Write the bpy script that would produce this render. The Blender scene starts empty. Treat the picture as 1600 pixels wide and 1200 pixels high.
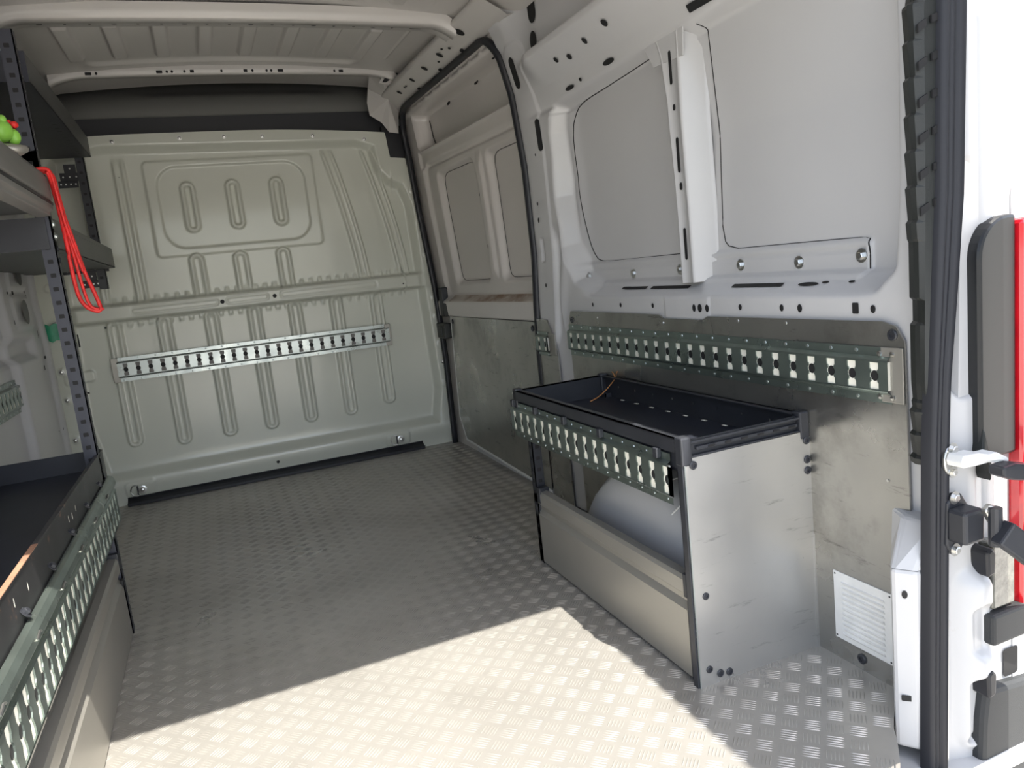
import bpy, math, random
import numpy as np
from mathutils import Vector, Matrix

sc = bpy.context.scene
COL = sc.collection
random.seed(7)

# ------------------------------------------------------------------ camera
def cam_basis(yaw, pitch, roll):
    cy, sy, cp, sp, cr, sr = math.cos(yaw), math.sin(yaw), math.cos(pitch), math.sin(pitch), math.cos(roll), math.sin(roll)
    f = Vector((sy*cp, cy*cp, sp)); r0 = Vector((cy, -sy, 0)); u0 = r0.cross(f)
    return cr*r0 + sr*u0, -sr*r0 + cr*u0, f
_r, _u, _f = cam_basis(0.3717, -0.1589, -0.1103)
cam = bpy.data.cameras.new('camera'); cam_o = bpy.data.objects.new('camera', cam); COL.objects.link(cam_o)
m = Matrix((_r, _u, -_f)).transposed().to_4x4(); m.translation = Vector((-0.2707, -0.1781, 0.9337))
cam_o.matrix_world = m
cam.sensor_fit = 'HORIZONTAL'; cam.sensor_width = 36.0; cam.lens = 36.0*1166.76/1600.0
cam.clip_start = 0.02; cam.clip_end = 500
sc.camera = cam_o

# ------------------------------------------------------------------ sky, sun, exposure
world = bpy.data.worlds.new('sky'); sc.world = world; world.use_nodes = True
wn = world.node_tree.nodes; wl = world.node_tree.links; wn.clear()
w_out = wn.new('ShaderNodeOutputWorld'); w_bg = wn.new('ShaderNodeBackground'); w_sky = wn.new('ShaderNodeTexSky')
w_sky.sky_type = 'NISHITA'; w_sky.sun_disc = False; w_sky.sun_elevation = math.radians(60); w_sky.sun_rotation = math.radians(150)
w_sky.dust_density = 2.0; w_sky.air_density = 1.0; w_sky.ozone_density = 1.0
w_bg.inputs['Strength'].default_value = 0.44
w_hs = wn.new('ShaderNodeHueSaturation'); w_hs.inputs['Saturation'].default_value = 0.62
wl.new(w_sky.outputs[0], w_hs.inputs['Color']); wl.new(w_hs.outputs[0], w_bg.inputs[0]); wl.new(w_bg.outputs[0], w_out.inputs[0])
sun = bpy.data.lights.new('sun', 'SUN'); sun_o = bpy.data.objects.new('sun', sun); COL.objects.link(sun_o)
sun.energy = 11.5; sun.angle = math.radians(0.53); sun.color = (1.0, 0.955, 0.87)
SUN_DIR = Vector((-0.235, 0.905, -1.62)).normalized()
sun_o.rotation_euler = SUN_DIR.to_track_quat('-Z', 'Y').to_euler()
sc.view_settings.view_transform = 'Standard'; sc.view_settings.look = 'None'
sc.view_settings.gamma = 1.0; sc.view_settings.use_curve_mapping = False
sc.view_settings.exposure = 0.38
sc.cycles.max_bounces = 14; sc.cycles.diffuse_bounces = 8; sc.cycles.glossy_bounces = 5
sc.cycles.caustics_reflective = True; sc.cycles.sample_clamp_indirect = 6.0

# ------------------------------------------------------------------ materials
def mat(name, col, rough=0.5, metal=0.0, coat=0.0, var=0.0, vscale=6.0, rvar=0.0, bump=0.0, bscale=200.0, stretch=(1,1,1),
        stain=None, stain_scale=3.0, stain_lo=0.62, stain_hi=0.75, scratch=0.0, emis=None, alpha=None, trans=0.0):
    mt = bpy.data.materials.new(name); mt.use_nodes = True
    n = mt.node_tree.nodes; l = mt.node_tree.links; b = n['Principled BSDF']
    b.inputs['Base Color'].default_value = (*col, 1); b.inputs['Roughness'].default_value = rough; b.inputs['Metallic'].default_value = metal
    b.inputs['Coat Weight'].default_value = coat; b.inputs['Coat Roughness'].default_value = 0.08
    if trans: b.inputs['Transmission Weight'].default_value = trans
    tc = n.new('ShaderNodeTexCoord'); mp = n.new('ShaderNodeMapping'); mp.inputs['Scale'].default_value = stretch
    l.new(tc.outputs['Object'], mp.inputs[0])
    cur = None
    if var:
        no = n.new('ShaderNodeTexNoise'); no.inputs['Scale'].default_value = vscale; no.inputs['Detail'].default_value = 6
        l.new(mp.outputs[0], no.inputs['Vector'])
        mx = n.new('ShaderNodeMix'); mx.data_type = 'RGBA'
        mx.inputs[6].default_value = (*[c*(1-var) for c in col], 1); mx.inputs[7].default_value = (*[min(1, c*(1+var)) for c in col], 1)
        cr = n.new('ShaderNodeValToRGB'); cr.color_ramp.elements[0].position = .3; cr.color_ramp.elements[1].position = .7
        l.new(no.outputs[0], cr.inputs[0]); l.new(cr.outputs[0], mx.inputs[0]); cur = mx.outputs[2]
    if rvar:
        no = n.new('ShaderNodeTexNoise'); no.inputs['Scale'].default_value = vscale*1.7; no.inputs['Detail'].default_value = 8
        l.new(mp.outputs[0], no.inputs['Vector'])
        mr = n.new('ShaderNodeMapRange'); mr.inputs[1].default_value = .3; mr.inputs[2].default_value = .7
        mr.inputs[3].default_value = rough-rvar; mr.inputs[4].default_value = rough+rvar
        l.new(no.outputs[0], mr.inputs[0]); l.new(mr.outputs[0], b.inputs['Roughness'])
    def over(fac_sock, c2):
        nonlocal cur
        mx = n.new('ShaderNodeMix'); mx.data_type = 'RGBA'
        if cur is None: mx.inputs[6].default_value = (*col, 1)
        else: l.new(cur, mx.inputs[6])
        mx.inputs[7].default_value = (*c2, 1); l.new(fac_sock, mx.inputs[0]); cur = mx.outputs[2]
    if stain:
        no = n.new('ShaderNodeTexNoise'); no.inputs['Scale'].default_value = stain_scale; no.inputs['Detail'].default_value = 9; no.inputs['Roughness'].default_value = .65
        l.new(mp.outputs[0], no.inputs['Vector'])
        cr = n.new('ShaderNodeValToRGB'); cr.color_ramp.elements[0].position = stain_lo; cr.color_ramp.elements[1].position = stain_hi
        l.new(no.outputs[0], cr.inputs[0]); over(cr.outputs[0], stain)
    if scratch:
        mp2 = n.new('ShaderNodeMapping'); mp2.inputs['Scale'].default_value = (1.7, 1.7, 11); mp2.inputs['Rotation'].default_value = (.32, .15, .1)
        l.new(tc.outputs['Object'], mp2.inputs[0])
        no = n.new('ShaderNodeTexNoise'); no.inputs['Scale'].default_value = 5; no.inputs['Detail'].default_value = 10; no.inputs['Roughness'].default_value = .7
        l.new(mp2.outputs[0], no.inputs['Vector'])
        cr = n.new('ShaderNodeValToRGB'); cr.color_ramp.elements[0].position = .60; cr.color_ramp.elements[1].position = .74
        cr.color_ramp.elements[1].color = (scratch, scratch, scratch, 1)
        l.new(no.outputs[0], cr.inputs[0]); over(cr.outputs[0], tuple(c*.25 for c in col))
    if cur is not None: l.new(cur, b.inputs['Base Color'])
    if bump:
        no = n.new('ShaderNodeTexNoise'); no.inputs['Scale'].default_value = bscale; no.inputs['Detail'].default_value = 3
        l.new(tc.outputs['Object'], no.inputs['Vector'])
        bp = n.new('ShaderNodeBump'); bp.inputs['Strength'].default_value = bump; bp.inputs['Distance'].default_value = .002
        l.new(no.outputs[0], bp.inputs['Height']); l.new(bp.outputs[0], b.inputs['Normal'])
    if emis: b.inputs['Emission Color'].default_value = (*emis, 1); b.inputs['Emission Strength'].default_value = 1
    return mt
M = {}
M['white'] = mat('white_paint', (.50, .50, .505), .34, coat=.25, var=.03, vscale=2, stain=(.42, .40, .38), stain_scale=9, stain_lo=.70, stain_hi=.82)
M['roof'] = mat('roof_paint', (.52, .50, .475), .38, coat=.2, var=.04, vscale=2)
M['door'] = mat('door_paint', (.58, .55, .52), .3, coat=.3, var=.04, vscale=2)
M['bulk'] = mat('bulkhead_paint', (.585, .60, .525), .25, coat=.35, var=.04, vscale=2, stain=(.30, .28, .23), stain_scale=5, stain_lo=.68, stain_hi=.85)
M['alu'] = mat('lining_aluminium', (.40, .395, .37), .32, metal=.88, var=.13, vscale=3, rvar=.12, stretch=(1, 1, 1), stain=(.17, .165, .15), stain_scale=3.4, stain_lo=.52, stain_hi=.78, scratch=.9)
M['alu_clean'] = mat('side_panel_aluminium', (.46, .455, .44), .34, metal=.7, var=.08, vscale=3, rvar=.10, scratch=.7)
M['tread'] = mat('tread_aluminium', (.47, .45, .415), .34, metal=.62, var=.10, vscale=2.0, rvar=.07, stain=(.30, .28, .25), stain_scale=2.2, stain_lo=.50, stain_hi=.95)
M['kick'] = mat('anodised_panel', (.36, .345, .31), .40, metal=.55, var=.06, vscale=4, stain=(.62, .61, .58), stain_scale=22, stain_lo=.72, stain_hi=.80)
M['zinc'] = mat('galvanised_steel', (.25, .30, .275), .32, metal=.85, var=.12, vscale=9, rvar=.08)
M['zinc_bright'] = mat('bright_galvanised_steel', (.44, .48, .47), .32, metal=.85, var=.10, vscale=9, rvar=.08)
M['steel'] = mat('bolt_steel', (.62, .62, .60), .28, metal=1.0)
M['char'] = mat('charcoal_powder_coat', (.026, .028, .034), .42, var=.15, vscale=12)
M['traygrey'] = mat('grey_tray_paint', (.080, .082, .080), .45, var=.08, vscale=6)
M['navy'] = mat('dark_tray_mat', (.018, .020, .028), .40, var=.2, vscale=9)
M['upright'] = mat('blue_grey_upright', (.042, .045, .060), .42, metal=.1, var=.08, vscale=12)
M['worn'] = mat('worn_lip_steel', (.055, .055, .058), .38, metal=.5, var=.25, vscale=12, stain=(.36, .22, .14), stain_scale=14, stain_lo=.62, stain_hi=.72)
M['wood'] = mat('grey_wood_edge', (.17, .165, .155), .55, var=.18, vscale=14, stretch=(1, .15, 1), stain=(.30, .26, .18), stain_scale=10, stain_lo=.66, stain_hi=.76)
M['black'] = mat('black_hole', (.008, .008, .009), .7)
M['rubber'] = mat('black_rubber', (.013, .014, .018), .45)
M['seal'] = mat('grey_rubber_seal', (.012, .013, .018), .6)
M['plastic'] = mat('black_plastic', (.013, .015, .014), .5, bump=.15, bscale=500)
M['cream'] = mat('cream_backing', (.84, .82, .72), .5)
M['headliner'] = mat('dark_headliner', (.17, .17, .16), .75, bump=.1, bscale=400)
M['red'] = mat('red_cord', (.66, .022, .020), .5, var=.25, vscale=70)
M['green'] = mat('green_tape', (.015, .27, .14), .4, var=.15, vscale=30)
M['frog'] = mat('green_toy', (.24, .52, .07), .4)
M['redlens'] = mat('red_lens', (.62, .008, .018), .12, coat=1.0, var=.12, vscale=30)
M['lampblack'] = mat('smoked_lamp_body', (.008, .009, .010), .35, coat=.0)
M['clear'] = mat('smoked_clear_lens', (.10, .10, .085), .15, coat=1.0, var=.5, vscale=60, bump=.6, bscale=120)
M['bumper'] = mat('grey_bumper', (.024, .026, .028), .6, bump=.3, bscale=700)
M['twig'] = mat('orange_brown_twine', (.50, .22, .07), .6)
M['copper'] = mat('rusted_edge', (.42, .23, .15), .5, metal=.4, var=.2, vscale=40)
M['vent'] = mat('vent_white', (.74, .74, .72), .45, var=.05, vscale=30, stain=(.40, .39, .37), stain_scale=30, stain_lo=.66, stain_hi=.72)
M['ground'] = mat('paving', (.44, .42, .385), .85, var=.12, vscale=1.5)
M['dirt'] = mat('dusty_sill_paint', (.50, .45, .40), .5, stain=(.22, .14, .09), stain_scale=7, stain_lo=.42, stain_hi=.62, stretch=(1, .6, 1))

# ------------------------------------------------------------------ helpers
class MB:
    def __init__(s): s.v = []; s.f = []; s.m = []; s.n = 0
    def add(s, vs, fs, mi=0):
        o = s.n; s.v += [tuple(p) for p in vs]; s.f += [tuple(i+o for i in f) for f in fs]; s.m += [mi]*len(fs); s.n += len(vs); return s
    def box(s, x0, x1, y0, y1, z0, z1, mi=0, R=None):
        vs = [(x, y, z) for x in (x0, x1) for y in (y0, y1) for z in (z0, z1)]
        if R: vs = [R(Vector(v)) for v in vs]
        return s.add(vs, [(0, 1, 3, 2), (4, 6, 7, 5), (0, 4, 5, 1), (2, 3, 7, 6), (0, 2, 6, 4), (1, 5, 7, 3)], mi)
    def prism(s, loop, vec, mi=0):   # closed loop of 3-D points swept by vec, capped
        n = len(loop); a = [Vector(p) for p in loop]; b = [p+Vector(vec) for p in a]
        return s.add(a+b, [(i, (i+1) % n, n+(i+1) % n, n+i) for i in range(n)]+[tuple(range(n))[::-1], tuple(range(n, 2*n))], mi)
    def sweep(s, path, prof, up=Vector((0, 0, 1)), mi=0, closed_prof=True, caps=True):
        path = [Vector(p) for p in path]; k = len(prof); rings = []
        for i, p in enumerate(path):
            t = (path[min(i+1, len(path)-1)]-path[max(i-1, 0)]).normalized()
            a = up.cross(t)
            if a.length < 1e-5: a = Vector((1, 0, 0)).cross(t)
            a.normalize(); b = t.cross(a)
            rings.append([p+a*u+b*v for u, v in prof])
        vs = [q for r in rings for q in r]; fs = []
        for i in range(len(path)-1):
            for j in range(k if closed_prof else k-1):
                j2 = (j+1) % k; fs.append((i*k+j, i*k+j2, (i+1)*k+j2, (i+1)*k+j))
        if caps and closed_prof: fs += [tuple(range(k))[::-1], tuple(range((len(path)-1)*k, len(path)*k))]
        return s.add(vs, fs, mi)
    def tube(s, path, r, n=8, mi=0):
        return s.sweep(path, [(r*math.cos(2*math.pi*i/n), r*math.sin(2*math.pi*i/n)) for i in range(n)], mi=mi)
    def lathe(s, prof, c, nrm, n=16, mi=0):  # prof: (radius, height along nrm)
        nrm = Vector(nrm).normalized(); a = nrm.orthogonal().normalized(); b = nrm.cross(a); c = Vector(c); k = len(prof)
        vs = [c+nrm*h+(a*math.cos(2*math.pi*i/n)+b*math.sin(2*math.pi*i/n))*r for i in range(n) for r, h in prof]
        fs = [(i*k+j, ((i+1) % n)*k+j, ((i+1) % n)*k+j+1, i*k+j+1) for i in range(n) for j in range(k-1)]
        return s.add(vs, fs, mi)
    def disc(s, c, nrm, rx, ry=None, up=Vector((0, 0, 1)), n=14, mi=0, off=.0008, sq=False):
        nrm = Vector(nrm).normalized(); a = up.cross(nrm)
        if a.length < 1e-4: a = Vector((1, 0, 0))
        a.normalize(); b = nrm.cross(a); ry = ry or rx; c = Vector(c)+nrm*off; pts = []
        for i in range(n if not sq else 4*6):
            if sq:   # rounded rectangle / oblong
                r = min(rx, ry)*(.35 if sq == 1 else .98); q = i//6; t = (q+(i % 6)/5)*math.pi/2
                cx = (rx-r)*(1 if q in (0, 3) else -1); cy = (ry-r)*(1 if q in (0, 1) else -1)
                pts.append(c+a*(cx+r*math.cos(t))+b*(cy+r*math.sin(t)))
            else:
                t = 2*math.pi*i/n; pts.append(c+a*rx*math.cos(t)+b*ry*math.sin(t))
        return s.add(pts, [tuple(range(len(pts)))], mi)
    def grid(s, P, mi=0, flip=False, mask=None):
        nu, nv = P.shape[:2]; idx = np.arange(nu*nv).reshape(nu, nv)
        q = np.stack([idx[:-1, :-1], idx[1:, :-1], idx[1:, 1:], idx[:-1, 1:]], -1)
        if mask is not None: q = q[mask[:-1, :-1]]
        q = q.reshape(-1, 4)
        if flip: q = q[:, ::-1]
        return s.add(P.reshape(-1, 3).tolist(), [tuple(r) for r in q.tolist()], mi)
    def build(s, name, mats, parent=None, smooth=False, bevel=0.0, kind=None, angle=None):
        me = bpy.data.meshes.new(name); me.from_pydata([tuple(v) for v in s.v], [], s.f); me.update()
        if not isinstance(mats, (list, tuple)): mats = [mats]
        for q in mats: me.materials.append(M[q])
        me.polygons.foreach_set('material_index', s.m)
        if smooth or angle: me.polygons.foreach_set('use_smooth', [True]*len(me.polygons))
        if angle: me.set_sharp_from_angle(angle=math.radians(angle))
        o = bpy.data.objects.new(name, me); COL.objects.link(o)
        if bevel:
            b = o.modifiers.new('bevel', 'BEVEL'); b.width = bevel; b.segments = 2; b.limit_method = 'ANGLE'; b.angle_limit = math.radians(40)
        if parent is not None:
            o.parent = parent
            o.matrix_parent_inverse = Matrix.Translation(world_loc(parent)).inverted()
        if kind: o['kind'] = kind
        return o
def world_loc(o):
    return o.location.copy() if (o is not None and o.get('_e')) else Vector((0, 0, 0))
def thing(name, label, cat, loc=(0, 0, 0), group=None):
    o = bpy.data.objects.new(name, None); COL.objects.link(o); o.location = loc; o['_e'] = 1; o.empty_display_size = .05
    o['label'] = label; o['category'] = cat
    if group: o['group'] = group
    return o
def tag(o, label, cat, group=None):
    o['label'] = label; o['category'] = cat
    if group: o['group'] = group
    return o
def struct(o): o['kind'] = 'structure'; return o
def ss(x, a, b):
    t = np.clip((x-a)/(b-a), 0, 1); return t*t*(3-2*t)
def sd_poly(pts, X, Y):
    d = np.full(X.shape, 1e9); inside = np.zeros(X.shape, bool); n = len(pts)
    for i in range(n):
        x0, y0 = pts[i]; x1, y1 = pts[(i+1) % n]; ex, ey = x1-x0, y1-y0
        t = np.clip(((X-x0)*ex+(Y-y0)*ey)/(ex*ex+ey*ey+1e-12), 0, 1)
        d = np.minimum(d, np.hypot(X-x0-t*ex, Y-y0-t*ey))
        c = ((y0 > Y) != (y1 > Y)) & (X < (x1-x0)*(Y-y0)/((y1-y0) if y1 != y0 else 1e-9)+x0); inside ^= c
    return np.where(inside, -d, d)
def sd_box(X, Y, x0, x1, y0, y1, r=0.0):
    qx = np.abs(X-(x0+x1)/2)-(x1-x0)/2+r; qy = np.abs(Y-(y0+y1)/2)-(y1-y0)/2+r
    return np.hypot(np.maximum(qx, 0), np.maximum(qy, 0))+np.minimum(np.maximum(qx, qy), 0)-r
_bolt_me = {}
def bolt(name, c, nrm, parent, r=.007, mats='steel', kind='dome'):
    key = (r, mats, kind)
    if key not in _bolt_me:
        b = MB()
        if kind == 'dome': b.lathe([(r*1.55, 0), (r*1.55, r*.18), (r*1.05, r*.22), (r*.95, r*.6), (r*.55, r*.85), (.0001, r*.9)], (0, 0, 0), (0, 0, 1), 12)
        elif kind == 'cap': b.lathe([(r, 0), (r, r*.25), (r*.8, r*.4), (r*.45, r*.4), (r*.4, r*.15), (.0001, r*.12)], (0, 0, 0), (0, 0, 1), 16)
        elif kind == 'rivet': b.lathe([(r, 0), (r*.8, r*.45), (.0001, r*.6)], (0, 0, 0), (0, 0, 1), 8)
        elif kind == 'hex':
            b.lathe([(r*1.7, 0), (r*1.7, r*.2), (.0001, r*.2)], (0, 0, 0), (0, 0, 1), 20); b.lathe([(r, r*.2), (r, r*.9), (r*.8, r*1.05), (.0001, r*1.05)], (0, 0, 0), (0, 0, 1), 6)
        o = b.build(name, mats, angle=35); _bolt_me[key] = o.data; COL.objects.unlink(o); bpy.data.objects.remove(o)
    o = bpy.data.objects.new(name, _bolt_me[key]); COL.objects.link(o)
    o.location = Vector(c) - (world_loc(parent) if parent else Vector((0, 0, 0)))
    o.rotation_euler = Vector(nrm).to_track_quat('Z', 'Y').to_euler()
    if parent is not None: o.parent = parent
    return o

# ------------------------------------------------------------------ ground outside
g = MB(); g.box(-40, 40, -40, 40, -.75, -.70); struct(g.build('ground', 'ground'))

# ------------------------------------------------------------------ tread plate floor
FX0, FX1, FY0, FY1 = -.965, .90, .665, 3.735
fb = MB(); fb.prism([(FX0, .70, -.02), (.72, .70, -.02), (.765, .745, -.02), (.79, .775, -.02), (.895, .86, -.02), (FX1, FY1, -.02), (FX0, FY1, -.02)], (0, 0, .02))
cell = .0407; hl = .0158; hw = .0017; pitch = .0068; hz = .0012
e1 = np.array([1, -1])/math.sqrt(2); e2 = np.array([1, 1])/math.sqrt(2)
c0 = np.array([.670, .855])
for i in range(-80, 80):
    for j in range(-80, 80):
        c = c0+e1*cell*i+e2*cell*j
        if not (FX0+.01 < c[0] < FX1-.012 and .69 < c[1] < FY1-.02): continue
        if c[1] < .88 and c[0] > .72 and c[0]*.82+.17 > c[1]+.02: continue
        A, B = (e1, e2) if (i+j) % 2 == 0 else (e2, e1)
        for k in range(-2, 3):
            o = c+B*k*pitch; vs = [(*(o-A*hl), .0001)]
            for t in (-.5, 0, .5):
                w = hw*(1-.25*abs(t)*2); h = hz*(1-.2*abs(t)*2)
                for s_, z in ((-1, 0), (0, 1), (1, 0)): vs.append((*(o+A*hl*t*1.3+B*w*s_), .0001+z*h))
            vs.append((*(o+A*hl), .0001))
            fb.add(vs, [(0, 1, 2), (0, 2, 3), (1, 4, 5, 2), (2, 5, 6, 3), (4, 7, 8, 5), (5, 8, 9, 6), (7, 10, 8), (8, 10, 9)][::1])
floor = fb.build('floor', 'tread', angle=60); struct(floor)
import bmesh
_bm = bmesh.new(); _bm.from_mesh(floor.data); bmesh.ops.recalc_face_normals(_bm, faces=_bm.faces)
for f_ in _bm.faces:
    if len(f_.verts) < 6 and f_.normal.z < 0 and f_.calc_center_median().z > 0: f_.normal_flip()
_bm.to_mesh(floor.data); _bm.free()

# ------------------------------------------------------------------ bulkhead (wall_front)
D = 3.735
def bulk_top(x): return 1.703-.045*np.maximum(0, (x+.1)/.9)**2-.03*np.maximum(0, (-x-.45)/.5)**2
def bulk_h(X, Z):
    rec = [(-.84, .13), (.80, .13), (.835, .30), (.815, .84), (.80, 1.30), (.765, 1.40), (.70, 1.43), (.655, 1.48), (.64, 1.60), (.55, 1.63), (-.60, 1.65), (-.82, 1.62), (-.86, 1.2), (-.88, .4)]
    d = sd_poly(rec, X, Z); h = -.045*(1-ss(d, -.03, .012))
    h += .012*(1-ss(sd_box(X, Z, -.82, .80, .245, .86, .02), -.06, .0))*0
    # soft waist above the foot
    h += .02*np.exp(-((Z-.10)/.05)**2)
    # lower long pressed channels
    for cx in (-.690, -.475, -.262, -.06, .137, .345, .556):
        zb = .235 if abs(cx) < .5 else .262
        d = sd_box(X, Z, cx-.036, cx+.036, zb, .875, .034); h += .018*(1-ss(d, -.009, .0))-.012*(1-ss(d, -.028, -.017))
    for cx, zt in ((-.283, 1.150), (-.082, 1.145), (.122, 1.145)):
        d = sd_box(X, Z, cx-.038, cx+.038, .90, zt, .037); h += .018*(1-ss(d, -.009, .0))-.012*(1-ss(d, -.028, -.017))
    # window shaped relief with three oblong slots
    d = sd_box(X, Z, -.455, .335, 1.135, 1.590, .03); h += .009*(1-ss(d, -.012, 0))
    d = sd_box(X, Z, -.405, .285, 1.170, 1.560, .10); h -= .011*(1-ss(d, -.010, 0))
    for cx in (-.270, -.066, .140):
        d = sd_box(X, Z, cx-.038, cx+.038, 1.243, 1.487, .037); h += .016*(1-ss(d, -.010, .0))-.018*(1-ss(d, -.030, -.019))
    # long side channels
    for x0, x1, w in ((-.545, -.545, .030), (-.70, -.70, .022), (.515, .395, .034), (.725, .590, .034)):
        t = np.clip((Z-.9)/.72, 0, 1); cx = x0+(x1-x0)*(t**1.6)
        d = np.abs(X-cx)-w; on = ss(Z, .90, .95)*(1-ss(Z, 1.56, 1.61)); h += .016*(1-ss(d, -.009, 0))*on-.009*(1-ss(d, -.026, -.016))*on
    # cross beam
    zc = .905-.004*(X/.9); b = (1-ss(np.abs(Z-zc)-.045, -.018, .004)); on = 1-ss(np.abs(X+.02), .80, .88)
    h = h*(1-b*on)+(.012)*b*on
    for x0, x1 in ((-.60, -.22), (-.18, .015), (.075, .56)):
        d = sd_box(X, Z, x0, x1, .892, .922, .014); h -= .004*(1-ss(np.abs(d), .002, .006))
    # crimps where the channels run into the beam
    for s_, z0 in ((1, .958), (-1, .850)):
        zz = np.exp(-((Z-z0)/.012)**2); h += .007*zz*(np.sin(X*2*math.pi/.045) > .2)*(np.abs(X) < .72)
    # raised pads of the lashing rings, screw bosses on the flange
    for cx, cz in ((.56, .072), (-.70, .068)): h += .006*(1-ss(sd_box(X, Z, cx-.07, cx+.07, cz-.035, cz+.045, .02), -.008, 0))
    for cz in (.33, .55, .70, .80, 1.03, 1.22, 1.37): h += .004*(1-ss(np.hypot(X-.865+.045*ss(Z, .85, 1.4), Z-cz), .014, .024))
    for cz in (.35, .54, .67, .83, 1.05, 1.22): h += .004*(1-ss(np.hypot(X+.925-.045*ss(Z, .85, 1.4), Z-cz), .014, .024))
    h += .006*(1-ss(sd_box(X, Z, -.93, -.80, .60, .66, .02), -.01, 0))
    return h
us = np.linspace(-1.0, .90, 420); vs_ = np.linspace(-.02, 1, 380)
U, V = np.meshgrid(us, vs_, indexing='ij')
XR_ = np.interp(V, [0, .4, .5, .75, .9, 1.0], [.872, .880, .868, .832, .815, .80])
Xw = np.where(U > .6, .6+(U-.6)/.30*(XR_-.6), U)
top = bulk_top(Xw); top = top-.125*ss(Xw, .708, .722)
Z = V*top; H = bulk_h(Xw, Z)
bk = MB(); bk.grid(np.stack([Xw, D-H, Z], -1), flip=False)
def bpt(x, z, off=0): return Vector((x, D-float(bulk_h(np.array([[x]]), np.array([[z]]))[0, 0])-off, z))
NB = Vector((0, -1, 0))
for x, z, rx, rz, s_ in ((-.200, .905, .010, .010, 0), (.045, .905, .010, .010, 0), (-.066, .075, .008, .008, 0), (.70, .893, .004, .004, 0), (-.55, 1.52, .002, .002, 0),
                    (.838, 1.30, .0055, .030, 1), (.846, 1.17, .0055, .030, 1), (.852, 1.035, .0055, .024, 1), (.862, .82, .0055, .022, 1),
                    (-.885, 1.12, .0045, .030, 1), (-.90, 1.01, .0045, .034, 1), (-.845, .80, .0045, .030, 1), (-.905, 1.22, .0045, .03, 1), (-.72, .845, .008, .004, 1), (-.85, .555, .009, .004, 1)):
    bk.disc(bpt(x, z, .001), NB, rx, rz, mi=1, sq=s_)
bulk = struct(bk.build('wall_front', ['bulk', 'black'], smooth=True))
for x, z in ((-.55, 1.672), (-.266, 1.678), (-.069, 1.677), (.105, 1.672), (.345, 1.665), (.60, 1.638)): bolt('screw', bpt(x, z), NB, bulk, .007)
for x, z in ((.827, 1.36), (.842, 1.20), (.856, 1.02), (.868, .82), (.868, .68), (.868, .45), (-.93, .67), (-.93, .54), (-.915, .89), (-.93, .35)): bolt('screw', bpt(x, z), NB, bulk, .008)

# ------------------------------------------------------------------ dark cab headliner and trim over the bulkhead
hb = MB()
xs = np.linspace(-1.05, 1.05, 60); ts = np.linspace(0, 1, 24)
T, X2 = np.meshgrid(ts, xs, indexing='ij')
Yh = 3.81+.45*ss(T, 0, 1)+0*X2; Zh = 1.775+.42*T**.8-.05*(np.abs(X2)/.95)**3
dent = (1-ss(sd_box(X2, T, -.42, .50, .22, .50, .03), -.03, 0)); Yh = Yh+.03*dent
hb.grid(np.stack([X2, Yh, Zh], -1)); struct(hb.build('trim_1', 'headliner', smooth=True))
hb = MB(); hb.box(-.99, .80, 3.795, 3.81, 1.62, 1.785); hb.box(.70, .88, 3.755, 3.79, 1.50, 1.70)
struct(hb.build('trim_2', 'rubber'))

# ------------------------------------------------------------------ side profile
PF = ([0, .468, .851, 1.256, 1.518, 1.71, 1.80, 1.95], [.871, .876, .864, .829, .813, .794, .775, .70])
PR = ([0, .56, .756, .95, 1.286, 1.54, 1.687, 1.76, 1.85, 1.95], [.900, .897, .905, .918, .915, .893, .858, .828, .775, .70])
def SX(Y, Z):
    t = np.clip((Y-2.47)/1.23, 0, 1); return (1-t)*np.interp(Z, *PR)+t*np.interp(Z, *PF)

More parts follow.
